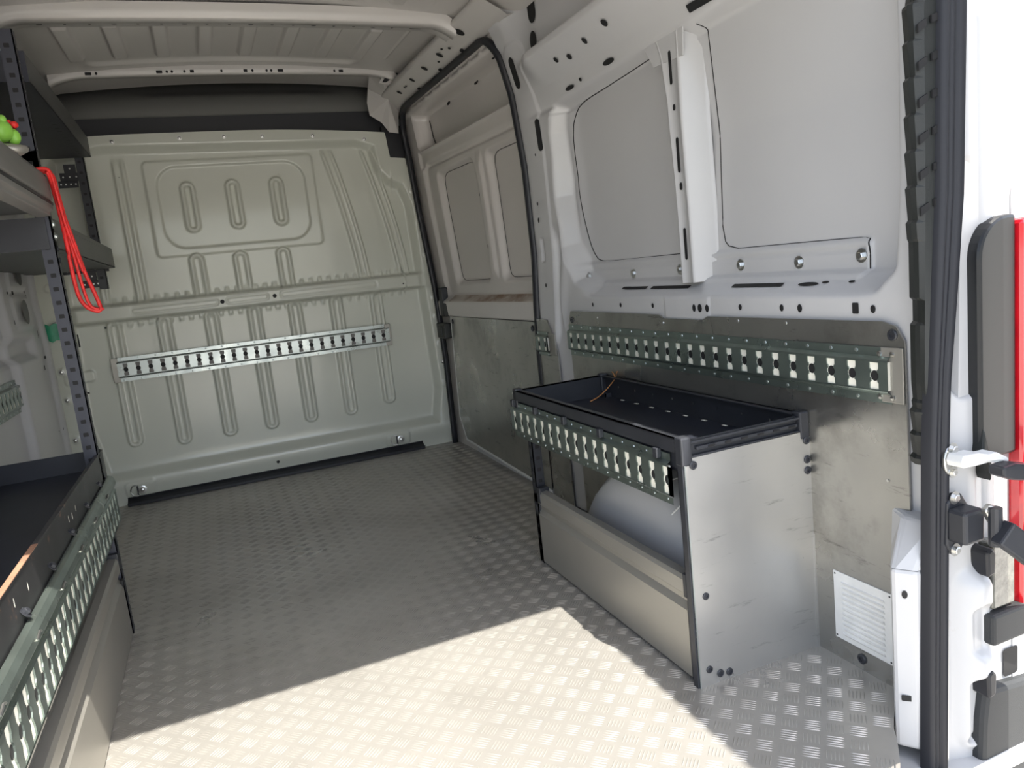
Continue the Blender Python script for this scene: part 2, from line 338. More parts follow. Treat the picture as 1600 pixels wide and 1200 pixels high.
# ------------------------------------------------------------------ wall_right: pressed body side behind the sliding door
def right_x(Y, Z):
    x = np.interp(Z, [0, .56, .80, 1.0, 1.30, 1.54, 1.69, 1.80, 1.90, 2.0], [.905, .905, .903, .915, .925, .915, .90, .875, .82, .70])
    # B pillar follows the door opening
    pil = ss(Y, 2.16, 2.40); x = x*(1-pil)+SX(np.full_like(Y, 2.47), Z)*pil
    # window shaped opening down to the outer skin
    op = [(.90, .835), (2.02, .835), (2.13, .87), (2.20, .98), (2.235, 1.15), (2.225, 1.36), (2.19, 1.445), (2.12, 1.475), (.90, 1.52), (.875, 1.50), (.868, 1.0), (.872, .86)]
    d = sd_poly(op, Y, Z)
    skin = np.interp(Z, [.8, .9, 1.2, 1.6], [.985, .988, .995, .965])
    f = 1-ss(d, -.006, .034)
    ledge = np.clip((Z-.797)/.043, 0, 1)      # the ledge top rises outwards
    led = .903+(.972-.903)*ledge
    inn = (Y > .9) & (Y < 2.05)
    x = x*(1-f)+skin*f
    zone = (Z > .79) & (Z < .842) & (Y > .93) & (Y < 2.0)
    w = ss(Y, .87, .96)*(1-ss(Y, 1.98, 2.10))
    x = np.where((Z > .79) & (Z < .842), x*(1-w)+led*w, x)
    # bolted strip at the foot of the skin
    st = sd_box(Y, Z, .965, 2.6, .83, .905, .012); x = x-.010*(1-ss(st, -.003, .003))*f
    st = sd_box(Y, Z, .975, 2.6, .883, .889, .002); x = x+.005*(1-ss(st, -.003, .003))*f
    # cant rail: folded inwards, two facets, then back out to the roof side
    ro = 1-pil
    beam = np.interp(Z, [1.435, 1.455, 1.505, 1.585, 1.605, 1.63, 1.80, 1.90], [.95, .925, .895, .815, .812, .875, .87, .80])
    b = ss(Z, 1.43+.03*(2.2-Y)/1.3, 1.455+.03*(2.2-Y)/1.3); x = x*(1-b*ro)+beam*b*ro
    # flared foot of the B pillar and its pressed notch
    x = x-.012*np.exp(-((Y-2.20-.10*np.clip((.95-Z)/.35, 0, 1))/.035)**2)*(Z < 1.42)*ss(Z, .5, .7)
    x = x+.022*(1-ss(np.abs(Y-2.275)-.012, 0, .02))*ss(Z, .60, .68)*(1-ss(Z, .98, 1.06))
    x = x-.006*(1-ss(sd_box(Y, Z, 2.30, 2.45, .60, 1.70, .05), -.01, 0))
    x = x+.010*(1-ss(sd_box(Y, Z, 2.375, 2.405, .925, 1.015, .008), -.004, 0))
    # three-hole tab hanging down from the ledge, rear corner panel line
    x = x-.003*(1-ss(sd_box(Y, Z, 1.40, 1.60, .735, .80, .004), -.002, .002))
    return x
ys = np.concatenate([np.linspace(.795, 2.475, 330)]); zs = np.linspace(0, 1.93, 385)
Yg, Zg = np.meshgrid(ys, zs, indexing='ij'); Xg = right_x(Yg, Zg)
wr = MB(); wr.grid(np.stack([Xg, Yg, Zg], -1), flip=True)
def rpt(y, z):
    f = lambda a, b: float(right_x(np.array([[a]]), np.array([[b]]))[0, 0])
    x = f(y, z); e = .004; dy = (f(y+e, z)-f(y-e, z))/(2*e); dz = (f(y, z+e)-f(y, z-e))/(2*e)
    return Vector((x, y, z)), Vector((-1, dy, dz)).normalized()
RH = [(1.46, .768, .007, .010, 0), (1.435, .768, .009, .011, 0), (1.405, .768, .007, .010, 0), (2.02, .772, .005, .007, 0), (1.84, .772, .006, .007, 0), (1.66, .772, .006, .007, 0),
      (1.28, .772, .006, .007, 0), (1.14, .772, .006, .008, 0), (1.085, .772, .007, .009, 0), (.935, .774, .008, .011, 1), (.893, .773, .006, .008, 0),
      (1.80, .819, .060, .007, 1), (1.26, .819, .088, .007, 1), (1.62, .819, .095, .007, 1), (1.095, .819, .030, .007, 0), (1.05, .822, .010, .004, 0), (.98, .822, .008, .004, 0), (1.86, .82, .022, .006, 1),
      (1.98, 1.475, .008, .006, 0), (1.95, 1.535, .006, .010, 0), (1.83, 1.545, .005, .011, 0), (1.70, 1.552, .006, .012, 0), (2.02, 1.545, .005, .010, 0), (1.46, 1.540, .008, .014, 0), (1.43, 1.541, .008, .014, 0),
      (2.06, 1.470, .030, .007, 0), (1.80, 1.478, .032, .008, 0), (1.36, 1.488, .045, .010, 1), (1.25, 1.490, .03, .008, 0),
      (2.39, 1.14, .006, .007, 0), (2.395, 1.08, .006, .010, 0), (2.375, .84, .006, .008, 0), (2.36, 1.31, .004, .005, 0)]
for y, z, ry, rz, s_ in RH:
    c, nr = rpt(y, z); wr.disc(c, nr, ry*(2.0 if 1.5 < z < 1.56 else 1), rz, mi=1, sq=s_, off=.0015 if z < 1.4 else .005)
for y, z, ry, rz in ((2.39, 1.60, .022, .055), (2.31, 1.37, .012, .055), (2.20, 1.76, .030, .05), (2.22, 1.66, .030, .030)):
    c, nr = rpt(y, z); wr.disc(c, nr, ry, rz, mi=1, sq=2, off=.0025)
def seam(fx, pts, r_=.0016, mi=1):
    out = []
    for _ in range(2):      # round the corners
        q_ = [pts[0]]
        for a, b in zip(pts[:-1], pts[1:]):
            l_ = math.hypot(b[0]-a[0], b[1]-a[1]); k_ = min(.3, .03/max(l_, 1e-6))
            q_ += [(a[0]+(b[0]-a[0])*k_, a[1]+(b[1]-a[1])*k_), (b[0]-(b[0]-a[0])*k_, b[1]-(b[1]-a[1])*k_)]
        pts = q_+[pts[-1]]
    for a, b in zip(pts[:-1], pts[1:]):
        n_ = max(2, int(math.hypot(b[0]-a[0], b[1]-a[1])/.02))
        out += [(a[0]+(b[0]-a[0])*k/n_, a[1]+(b[1]-a[1])*k/n_) for k in range(n_)]
    out.append(pts[-1])
    return [(fx(y_, z_)-.0004, y_, z_) for y_, z_ in out]
_fx = lambda y_, z_: float(right_x(np.array([[y_]]), np.array([[z_]]))[0, 0])
wr.tube(seam(_fx, [(1.62, .909), (2.085, .906), (2.135, .93), (2.165, 1.0), (2.195, 1.15), (2.187, 1.34), (2.16, 1.41), (2.10, 1.432), (1.66, 1.450)]), .0017, 6, 1)
wr.tube(seam(_fx, [(1.43, 1.462), (1.432, 1.20), (1.438, .909), (.975, .909), (.966, .90), (.966, .845)]), .0014, 6, 1)
wallr = struct(wr.build('wall_right', ['white', 'black'], smooth=True))
for y, z in ((2.13, .862), (1.87, .862), (1.62, .866), (1.36, .868), (1.16, .866), (.985, .872)):
    c, nr = rpt(y, z); bolt('bolt', c, (-1, 0, 0), wallr, .0085, 'steel', 'hex')
# lower corner box at the rear door
jb = MB()
fp = [(.897, .862), (.805, .785), (.830, .748), (.90, .744), (.93, .862)]
jb.prism([(x, y, -.05) for x, y in fp], (0, 0, .36))
tp = [(.897, .862), (.872, .81), (.872, .744), (.90, .744), (.93, .862)]
jb.add([(x, y, .31) for x, y in fp]+[(x, y, .39) for x, y in tp], [(i, (i+1) % 5, 5+(i+1) % 5, 5+i) for i in range(5)]+[(5, 6, 7, 8, 9)])
cb = jb.build('corner_box', 'white', wallr, bevel=.008)
hb = MB(); hb.disc((.8175, .766, .262), (-.7, -.7, 0), .005, .008); hb.build('hole', 'black', cb)
hb = MB(); n_ = Vector((-.93, .36, 0)).normalized(); hb.disc((.8175, .766, .055), Vector((-.7, -.7, 0)), .010, .006, sq=1, off=.001); hb.build('hole', 'black', cb)
# rear inner frame face beside the window opening
rf = MB(); rf.prism([(.905, .80, .30), (.93, .80, 1.0), (.925, .80, 1.3), (.90, .80, 1.7), (1.06, .80, 1.7), (1.06, .80, .3)], (0, -.07, 0)); rf.build('frame_flange', 'white', wallr)

# vertical roof post on the window opening
pb = MB()
def pq(z): return (np.interp(z, [.83, 1.0, 1.25, 1.50], [.925, .925, .921, .925]), np.interp(z, [.83, 1.1, 1.30, 1.42, 1.5], [.060, .060, .066, .085, .115]))
zz = np.linspace(.832, 1.505, 40); rows = []
for z in zz:
    x, w = pq(z); y0 = 1.485; y1 = y0+w; xs_ = x+.055
    rows.append([(xs_+.012, y0-.028, z), (xs_, y0-.024, z), (xs_-.002, y0-.010, z), (x+.006, y0-.002, z), (x, y0+.004, z), (x, y0+.009, z), (x+.003, y0+.012, z), (x+.003, y1-.012, z), (x, y1-.009, z), (x, y1-.004, z), (x+.006, y1, z), (xs_, y1+.008, z), (xs_+.005, y1+.026, z)])
pb.grid(np.array(rows), flip=True)
for z, h in ((.935, .042), (1.085, .010), (1.165, .045), (1.285, .008), (1.385, .042), (1.01, .0)):
    if h:
        x, w = pq(z); pb.disc((x+.003, 1.485+w/2+.001, z), (-1, 0, 0), .006, h, mi=1, sq=2, off=.0015)
post = pb.build('window_post', ['white', 'black'], wallr, smooth=True)
pb = MB(); pb.prism([(.925, 1.46, 1.495), (.925, 1.66, 1.480), (.925, 1.635, 1.455), (.925, 1.60, 1.405), (.925, 1.47, 1.40)], (.004, 0, 0)); pb.build('post_head', 'white', wallr)

# ------------------------------------------------------------------ sliding door (door_1)
def door_x(Y, Z):
    x = SX(Y, Z)+.030
    up = sd_box(Y, Z, 2.56, 3.62, 1.545, 1.72, .03); x = x+.085*(1-ss(up, -.006, .004))
    for a, b in ((2.46, 2.915), (3.03, 3.50)):
        d = sd_box(Y, Z, a, b, .855, 1.425, .05); x = x+.030*(1-ss(d, -.030, .0))
    d = sd_box(Y, Z, 2.40, 3.62, .80, 1.475, .06); x = x+.018*(1-ss(d, -.02, .01))
    d = np.abs(Y-2.972)-.028; x = x-.016*(1-ss(d, -.012, .010))*ss(Z, .86, .93)*(1-ss(Z, 1.36, 1.44))
    # sill: top sloping, face vertical
    x = x-.030*(1-ss(Z, .775, .80)); x = x+.022*(1-ss(Z, .690, .704))
    x = x+.012*(1-ss(sd_box(Y, Z, 2.4, 3.64, 1.455, 1.535, .01), -.01, .01))
    x = x-.010*(1-ss(np.abs(Z-1.735)-.006, 0, .010))-.008*(1-ss(np.abs(Z-1.765)-.005, 0, .010))
    for c in np.linspace(2.65, 3.55, 9): x = x-.006*(1-ss(np.hypot((Y-c)/1.5, Z-1.75), .006, .018))
    return x
ys = np.linspace(2.42, 3.78, 280); zs = np.linspace(-.06, 1.84, 330)
Yg, Zg = np.meshgrid(ys, zs, indexing='ij'); Xg = door_x(Yg, Zg)
dm = MB(); dm.grid(np.stack([Xg, Yg, Zg], -1), flip=True)
# dusty sill top gets its own material
ca = (Yg[:-1, :-1].ravel(), Zg[:-1, :-1].ravel())
dm.m = [2 if (.774 < z < .805 and 2.46 < y < 3.52) else 0 for y, z in zip(*[a.tolist() for a in ca])]
dfx = lambda y, z: float(door_x(np.array([[y]]), np.array([[z]]))[0, 0])
for y, z, a, b in ((3.30, 1.705, .025, .008), (2.95, 1.71, .025, .008), (2.62, 1.72, .02, .008), (2.982, 1.25, .004, .01), (2.975, 1.02, .004, .01)):
    dm.disc((dfx(y, z)-.004, y, z), (-1, 0, 0), a, b, mi=1)
for a_, b_ in ((2.50, 2.885), (3.06, 3.47)):
    dm.tube(seam(dfx, [(a_, .875), (b_-.03, .875), (b_, .905), (b_, 1.375), (b_-.03, 1.405), (a_, 1.405), (a_, .875)]), .0016, 6, 1)
dm.tube(seam(dfx, [(2.60, 1.562), (3.60, 1.562), (3.602, 1.69)]), .003, 6, 1)
door = struct(dm.build('door_1', ['door', 'black', 'dirt'], smooth=True))
# step well below the door lining
sb = MB(); sb.box(.90, .935, 2.47, 3.70, -.08, .03); struct(sb.build('trim_3', 'white', bevel=.006))

# door opening rubber seal (trim_4)
pth = []
for z in np.linspace(.0, 1.60, 34): pth.append((float(np.interp(z, *PF)), 3.70, z))
for t in np.linspace(0, math.pi/2, 8)[1:]: pth.append((float(np.interp(1.62+.13*math.sin(t), *PF)), 3.70-.13*(1-math.cos(t)), 1.62+.13*math.sin(t)))
for t in np.linspace(0, 1, 14)[1:-1]:
    y = 3.57-t*1.0; pth.append((.780+.048*t, y, 1.75+.012*t))
for t in np.linspace(0, math.pi/2, 8): pth.append((float(np.interp(1.762-.11*(1-math.cos(t)), *PR)), 2.57-.10*math.sin(t), 1.762-.11*(1-math.cos(t))))
for z in np.linspace(1.60, .42, 26): pth.append((float(np.interp(z, *PR)), 2.47, z))
se = MB(); se.sweep(pth, [(-.006, -.016), (.012, -.016), (.016, -.006), (.010, .012), (-.004, .016), (-.012, .004)], up=Vector((1, 0, 0)))
struct(se.build('trim_4', 'rubber', smooth=True))
# front door pillar between bulkhead and seal is the bulkhead edge; latch on the seal
lt = thing('door_latch', 'small black plastic latch on the door seal beside the bulkhead, level with its rail', 'latch', (.86, 3.66, .62))
b = MB(); b.box(.845, .885, 3.56, 3.70, .585, .665); b.box(.838, .848, 3.60, 3.66, .60, .65); b.build('latch_body', 'plastic', lt, bevel=.005)
b = MB(); b.box(.880, .893, 3.46, 3.56, .59, .655); b.build('striker', 'char', lt, bevel=.004)
b = MB(); b.box(.865, .90, 3.60, 3.66, .70, .85); b.prism([(.865, 3.60, .70), (.90, 3.60, .70), (.90, 3.52, .70), (.88, 3.50, .70)], (0, 0, .07)); tag(b.build('corner_block', 'rubber', bevel=.005), 'black rubber corner block above the latch at the front of the door sill', 'block')

# ------------------------------------------------------------------ roof (ceiling)
def roof_z(X, Y):
    z = 1.893+.030*(Y-2.5)/.95-.038*(X/.75)**2-.07*ss(np.abs(X), .72, .90)
    ribs = (1-ss(np.abs(((X+.04) % .155)-.0775)-.026, -.006, .006))
    on = (1-ss(np.abs(X), .62, .64))
    a = ss(Y, .95, .97)*(1-ss(Y, 2.50, 2.515)); b_ = ss(Y, 2.80, 2.82)*(1-ss(Y, 3.24, 3.25))
    z = z-.016*ribs*on*(a+b_)
    z = z-.014*np.exp(-((Y-3.34)/.022)**2)*(1-ss(np.abs(X+.02), .50, .56))
    z = z+.0*Y
    return z
xs = np.linspace(-.90, .90, 420); ys = np.linspace(.70, 3.80, 330)
Xg, Yg = np.meshgrid(xs, ys, indexing='ij'); rfm = MB(); rfm.grid(np.stack([Xg, Yg, roof_z(Xg, Yg)], -1), flip=True)
roof = struct(rfm.build('ceiling', 'roof', smooth=True))
def bow(name, yc, zc, w, x1, drop, holes, bend, hn, hy):
    b = MB(); xs = list(np.linspace(-x1, x1, 61)); rows = []
    for x in xs:
        e = max(0, (abs(x)-x1+bend)/bend); dz = -drop*e**2.2-.012*(x/x1)**2
        z = zc+dz
        rows.append([(x, yc-w*.54, z+hn+.02), (x, yc-w*.53, z+hn), (x, yc-w*.51, z+.004), (x, yc-w*.46, z), (x, yc-w*.10, z), (x, yc-w*.05, z+.012), (x, yc+w*.1, z+.014), (x, yc+w*.45, z+.014), (x, yc+w*.5, z+.018), (x, yc+w*.55, z+.055)])
    b.grid(np.array(rows), flip=True)
    for x, r, s_ in holes:
        b.disc((x, yc+w*hy, zc+(.014 if hy > 0 else hn*.5)-.012*(x/x1)**2), (0, 0, -1) if hy > 0 else (0, -1, 0), r, .006, up=Vector((0, 1, 0)) if hy > 0 else Vector((0, 0, 1)), mi=1, sq=s_, off=.0012)
    o = b.build(name, ['white' if 0 else 'roof', 'black'], smooth=True); return struct(o)
bow('trim_5', 2.665, 1.838, .13, .745, .035, [(x, .005+.004*(i % 3 == 0), 0) for i, x in enumerate(np.linspace(-.62, .60, 18))]+[(.62, .022, 2)], .10, .030, .22)
bow('trim_6', 3.50, 1.887, .10, .72, .03, [(-.57, .012, 1), (-.54, .005, 0), (-.30, .012, 1), (-.27, .005, 0), (-.25, .005, 0), (-.20, .005, 0), (-.17, .008, 1), (-.05, .005, 0), (.05, .008, 1), (.08, .005, 0), (.14, .005, 0), (.16, .005, 0), (.20, .012, 1), (.44, .005, 0), (.47, .010, 1)], .14, .022, -.53)
# cant rail above the sliding door, with its folded corner bracket
cr = MB(); ysr = np.linspace(2.30, 3.74, 60); rows = []
for y in ysr:
    t = (y-2.47)/1.2; t = min(max(t, 0), 1)
    x0, z0 = .832-.045*t, 1.768-.012*t
    rows.append([(x0+.05, y, z0+.012), (x0, y, z0+.002), (x0-.006, y, z0), (x0-.030, y, z0+.018), (x0-.095, y, z0+.052), (x0-.103, y, z0+.060), (x0-.100, y, z0+.072), (x0-.06, y, z0+.115), (x0-.02, y, z0+.14)])
cr.grid(np.array(rows), flip=False)
for y, k, a, b_ in [(2.60, .6, .022, .022), (2.86, .45, .006, .016), (3.05, .5, .006, .016), (3.23, .5, .005, .014), (3.44, .5, .006, .014), (2.76, .35, .004, .006), (2.80, .6, .004, .005), (2.92, .2, .004, .005), (3.33, .5, .003, .006), (3.35, .5, .003, .006)]:
    t = (y-2.47)/1.2; x0, z0 = .832-.045*t, 1.768-.012*t
    p = Vector((x0-.030-.065*k, y, z0+.018+.034*k)); cr.disc(p, (-.46, 0, -.88), a*2.6 if a < .01 else a, b_, mi=1, off=.003, up=Vector((0, 0, 1)), sq=0)
for y in (2.72, 2.98, 3.28):
    t = (y-2.47)/1.2; x0, z0 = .832-.045*t, 1.768-.012*t; cr.disc((x0-.018, y, z0+.009), (-.6, 0, -.8), .018, .008, mi=1, off=.002)
rail_c = struct(cr.build('trim_7', ['roof', 'black'], smooth=True))
# corner gusset where header, rail and bulkhead meet
gs = MB()
gl = [(.625, 3.56, 1.90), (.634, 3.66, 1.862), (.626, 3.68, 1.801), (.632, 3.685, 1.742), (.689, 3.69, 1.706), (.722, 3.69, 1.658), (.770, 3.69, 1.650), (.782, 3.68, 1.765), (.80, 3.64, 1.80), (.745, 3.52, 1.845), (.70, 3.46, 1.875), (.655, 3.46, 1.885)]
gc = (.715, 3.60, 1.80)
gs.add([gc]+gl, [(0, 1+(k+1) % len(gl), 1+k) for k in range(len(gl))])
for tri in ([(.667, 1.881), (.703, 1.928), (.732, 1.932), (.742, 1.908), (.69, 1.880)], [(.742, 1.955), (.759, 1.964), (.79, 1.927), (.768, 1.910)]):
    gs.prism([(.70+(x-.70)*.80-.012, 3.46, 1.86+(z-1.90)*.80) for x, z in tri], (0, .004, 0), 1)
gs.prism([(.648, 3.478, 1.845), (.70, 3.466, 1.915), (.78, 3.466, 1.93), (.80, 3.466, 1.86), (.74, 3.466, 1.825)], (0, .006, 0))
gs.build('gusset', ['roof', 'black'], rail_c)

# ------------------------------------------------------------------ left wall
def left_x(Y, Z):
    x = -np.interp(Z, [0, .8, 1.0, 1.3, 1.55, 1.7, 1.8, 1.9, 2.0], [.965, .965, .975, .965, .945, .91, .87, .82, .70])
    d = sd_box(Y, Z, .9, 2.9, .86, 1.45, .08); x = x-.05*(1-ss(d, -.02, .02))
    d = sd_box(Y, Z, 3.02, 3.60, -.2, 1.60, .03); x = x+.030*(1-ss(d, -.012, .012))
    d = sd_box(Y, Z, 3.50, 3.56, -.2, 1.60, .01); x = x+.014*(1-ss(d, -.008, .008))
    for z in (.955, 1.105, 1.255, 1.40):
        d = sd_box(Y, Z, 3.12, 3.40, z-.065, z+.065, .02); x = x+.008*(1-ss(d, -.008, .004))
    x = x-.03*(1-ss(sd_box(Y, Z, 2.0, 3.35, .78, .85, .02), -.02, .02))
    return x
ys = np.linspace(.70, 3.80, 300); zs = np.linspace(-.02, 1.93, 220)
Yg, Zg = np.meshgrid(ys, zs, indexing='ij'); wl_ = MB(); wl_.grid(np.stack([left_x(Yg, Zg), Yg, Zg], -1))
for z in (.955, 1.105, 1.255, 1.40): wl_.disc((-.926, 3.25, z), (1, 0, 0), .045, .048, mi=1, sq=2, off=.001)
for y, z, a, b_ in ((3.18, 1.03, .014, .007), (3.38, 1.035, .008, .005), (3.40, 1.02, .005, .005), (3.10, 1.03, .008, .005), (3.10, .92, .006, .008), (3.44, .86, .004, .016), (3.47, .76, .02, .006), (3.42, .72, .008, .01), (3.44, .445, .006, .004), (3.50, .445, .006, .005)):
    wl_.disc((float(left_x(np.array([[y]]), np.array([[z]]))[0, 0]), y, z), (1, 0, 0), a, b_, mi=2, sq=1, off=.0015)
walll = struct(wl_.build('wall_left', ['white', 'traygrey', 'black'], smooth=True))
# green tape
b = MB(); P = np.array([[(-.968+.10*i/6, D-.030-.003*math.sin(i*1.1), .815+.075*j/3+.006*math.sin(i*2.3)) for j in range(4)] for i in range(7)]); b.grid(P); b.grid(P+np.array([0, .0015, 0]), flip=True)
tag(b.build('tape_patch', 'green', smooth=True), 'piece of green adhesive tape stuck to the left end of the bulkhead cross beam', 'tape')

# ------------------------------------------------------------------ rear frame and shell
rb = MB(); rb.prism([(-1.05, .665, 1.595), (1.05, .665, 1.640), (1.05, .665, 1.98), (-1.05, .665, 1.98)], (0, .07, 0)); rb.box(-1.08, -.90, .62, .74, -.4, 1.98); struct(rb.build('wall_back', 'white', bevel=.01))
sh = MB(); sh.box(-1.08, -1.04, .70, 4.5, -.5, 2.4); sh.box(1.04, 1.08, .72, 4.5, -.5, 2.4); sh.box(-1.08, 1.08, .68, 3.62, 1.985, 2.02); sh.box(-1.08, 1.08, 3.62, 4.6, 2.36, 2.4); sh.box(-1.08, 1.08, 3.60, 3.64, 1.985, 2.4); sh.box(-1.08, 1.08, 4.45, 4.5, -.5, 2.4); sh.box(-1.06, 1.06, .70, 4.5, -.12, -.08)
struct(sh.build('wall_outer', 'white'))

# right rear door jamb (outside the seal): pressed white corner
def jamb_y(X, Z):
    y = .735+0*X
    y = y-.012*ss(X, .875+.03*ss(Z, .6, 1.3), .935+.02*ss(Z, .6, 1.3))
    y = y+.035*(1-ss(sd_box(X, Z, .905, .955, .62, 1.02, .02), -.02, .01))
    y = y-.030*(1-ss(sd_box(X, Z, .90, .985, -.06, .30, .04), -.03, .01))*(X > .88)
    y = y+.030*(1-ss(sd_box(X, Z, .915, .955, -.05, .09, .015), -.012, .006))
    y = y+.020*(1-ss(sd_box(X, Z, .915, .96, .13, .235, .02), -.015, .006))
    y = y-.03*ss(X, 1.0, 1.06)*ss(Z, .95, 1.05)
    y = y+.012*np.exp(-((X-.965)/.01)**2)
    return y
xs = np.linspace(0, 1, 110); zs = np.linspace(-.30, 1.95, 420)
Xg, Zg = np.meshgrid(xs, zs, indexing='ij'); x0_ = np.interp(Zg, [-.12, .30, .54, .65, .83, .97, 1.27, 1.66], [.850, .862, .870, .876, .900, .915, .930, .955]); Xg = x0_+Xg*(1.14-x0_); jm = MB(); jm.grid(np.stack([Xg, jamb_y(Xg, Zg), Zg], -1))
jamb = struct(jm.build('wall_corner', 'white', smooth=True))

# black slotted cable cover beside the rear opening
cc = thing('cable_cover', 'tall dark grey slotted plastic cover running up the rear door pillar', 'cover', (.84, .75, .3))
zz = np.linspace(.505, 1.66, 220); rows = []
for z in zz:
    xb = np.interp(z, [.50, .56, .65, 1.27, 1.36, 1.66], [.880, .858, .849, .853, .880, .955]); xe = np.interp(z, [.50, .65, .84, .97, 1.27, 1.66], [.848, .853, .867, .878, .889, .945])
    xb = min(xb, xe)
    rib = 0.0
    if z > .90: rib = .006*((z/.058) % 1.0)
    elif .50 < z < .62: rib = .008*((z/.04) % 1.0)
    if .36 < z < .47: rib = -.006
    if .755 < z < .80: rib = -.007
    d = .0
    rows.append([(xb+.05, .80, z), (xb+.012-rib, .778, z), (xb+.002-rib, .760, z), (xb+.002-rib*.7, .750, z), (xb+.4*(xe-xb), .742, z), (xe, .738, z)])
b = MB(); b.grid(np.array(rows), flip=True)
b.build('cover_shell', 'plastic', cc, smooth=False)
k = 0
for z in np.arange(.925, 1.30, .058):
    xb = float(np.interp(z, [.65, 1.27, 1.66], [.849, .853, .858])); b = MB()
    b.prism([(xb+.000, .7445, z+.012), (xb+.014, .7405, z+.022), (xb+.014, .7405, z+.034), (xb+.000, .7445, z+.026)], (0, -.003, 0))
    b.prism([(xb+.022, .7375, z+.026), (xb+.034, .7365, z+.030), (xb+.034, .7365, z+.042), (xb+.022, .7375, z+.038)], (0, -.003, 0)); b.build('slot', 'black', cc)
for z in (.535, .575, .61):
    xb = float(np.interp(z, [.50, .56, .65], [.880, .858, .849]))-.004; b = MB()
    b.prism([(xb+.001, .744, z), (xb+.016, .740, z-.010), (xb+.016, .740, z-.018), (xb+.001, .744, z-.006)], (0, -.003, 0)); b.build('slot', 'black', cc)
# rear opening seal
zz = np.linspace(-.12, 1.66, 60); rows = []
for z in zz:
    xe = np.interp(z, [-.12, .30, .54, .65, .83, .97, 1.28, 1.66], [.823, .837, .845, .853, .867, .878, .889, .925]); xo = np.interp(z, [-.12, .30, .54, .65, .83, .97, 1.27, 1.66], [.855, .867, .874, .880, .904, .920, .932, .965])
    w = xo-xe
    rows.append([(xe, .748, z), (xe, .730, z), (xe+w*.12, .722, z), (xe+w*.28, .722, z), (xe+w*.33, .730, z), (xe+w*.38, .722, z), (xe+w*.52, .720, z), (xe+w*.56, .727, z), (xe+w*.60, .718, z), (xe+w*.85, .712, z), (xe+w, .722, z), (xe+w+.004, .745, z)])
b = MB(); b.grid(np.array(rows), flip=True); struct(b.build('trim_8', 'seal', smooth=True))
b = MB(); b.prism([(.858, .728, -.15), (.868, .724, -.15), (.868, .738, -.15), (.858, .740, -.15)], (.016, 0, .75)); struct(b.build('trim_9', 'steel'))

# ------------------------------------------------------------------ tail lamp, hinges, bumper
tl = thing('tail_lamp', 'tall tail lamp with red lens and black surround outside the rear door opening', 'tail lamp', (1.05, .66, .2))
def rr(x0, x1, z0, z1, r, tr=True):
    pts = []
    for k in range(9):
        t = math.pi-(math.pi/2)*k/8; pts.append((x0+r+r*math.cos(t), z1-r+r*math.sin(t)))
    pts += [(x1, z1), (x1, z0)]
    pts += [(x0+.012, z0), (x0, z0+.012)]
    return pts
b = MB(); b.prism([(x, .700, z) for x, z in rr(.964, 1.056, .50, .925, .07)], (0, -.055, 0)); b.build('surround', 'lampblack', tl, bevel=.006)
b = MB(); b.prism([(x, .690, z) for x, z in ((.962, .52), (.985, .46), (.985, .505), (.968, .56))], (0, -.050, 0)); b.build('lower_clip', 'plastic', tl, bevel=.004)
b = MB(); b.prism([(1.058, .700, .185), (1.15, .700, .185), (1.15, .700, .93), (1.058, .700, .915)], (0, -.066, 0)); b.build('red_lens', 'redlens', tl, bevel=.008)
b = MB(); b.box(1.012, 1.044, .665, .700, .36, .50); b.build('inner_surround', 'lampblack', tl, bevel=.003)
b = MB(); b.box(.985, 1.044, .640, .695, .215, .345); b.build('clear_lens', 'clear', tl, bevel=.004)
b = MB(); b.box(.972, 1.15, .63, .70, .150, .210); bm_ = b
tag(bm_.build('bumper_strip', 'bumper', bevel=.006), 'dark grey plastic strip just under the tail lamp', 'trim strip')
pn = MB(); pn.box(.965, 1.15, .66, .70, .02, .152); pn_o = thing('rear_corner_panel', 'white painted corner panel with a black slot below the grey strip', 'body panel', (1.0, .68, .02)); pn.build('panel', 'white', pn_o, bevel=.004)
b = MB(); b.disc((1.055, .66, .085), (0, -1, 0), .020, .028, sq=1, off=.003); b.disc((1.006, .66, .085), (0, -1, 0), .0008, .065, sq=1, off=.002); b.build('slot', 'black', pn_o)
b = MB(); b.prism([(.935, .64, -.40), (1.2, .64, -.40), (1.2, .64, .035), (.968, .64, .060), (.958, .64, .0)], (0, .06, 0)); tag(b.build('rear_bumper', 'bumper', bevel=.01), 'dark grey rear bumper corner at the bottom right outside the van', 'bumper')
for nm, z, lab in (('buffer', .315, 'upper small black rubber buffer on the white door pillar, below the hinges'), ('buffer', .078, 'lower small black rubber buffer on the white door pillar, beside the bumper')):
    b = MB(); b.prism([(.955, .70, z-.026), (.974, .70, z-.022), (.976, .70, z+.018), (.966, .70, z+.030), (.953, .70, z+.022)], (0, -.04, 0)); tag(b.build(nm, 'rubber', bevel=.005), lab, 'rubber buffer')
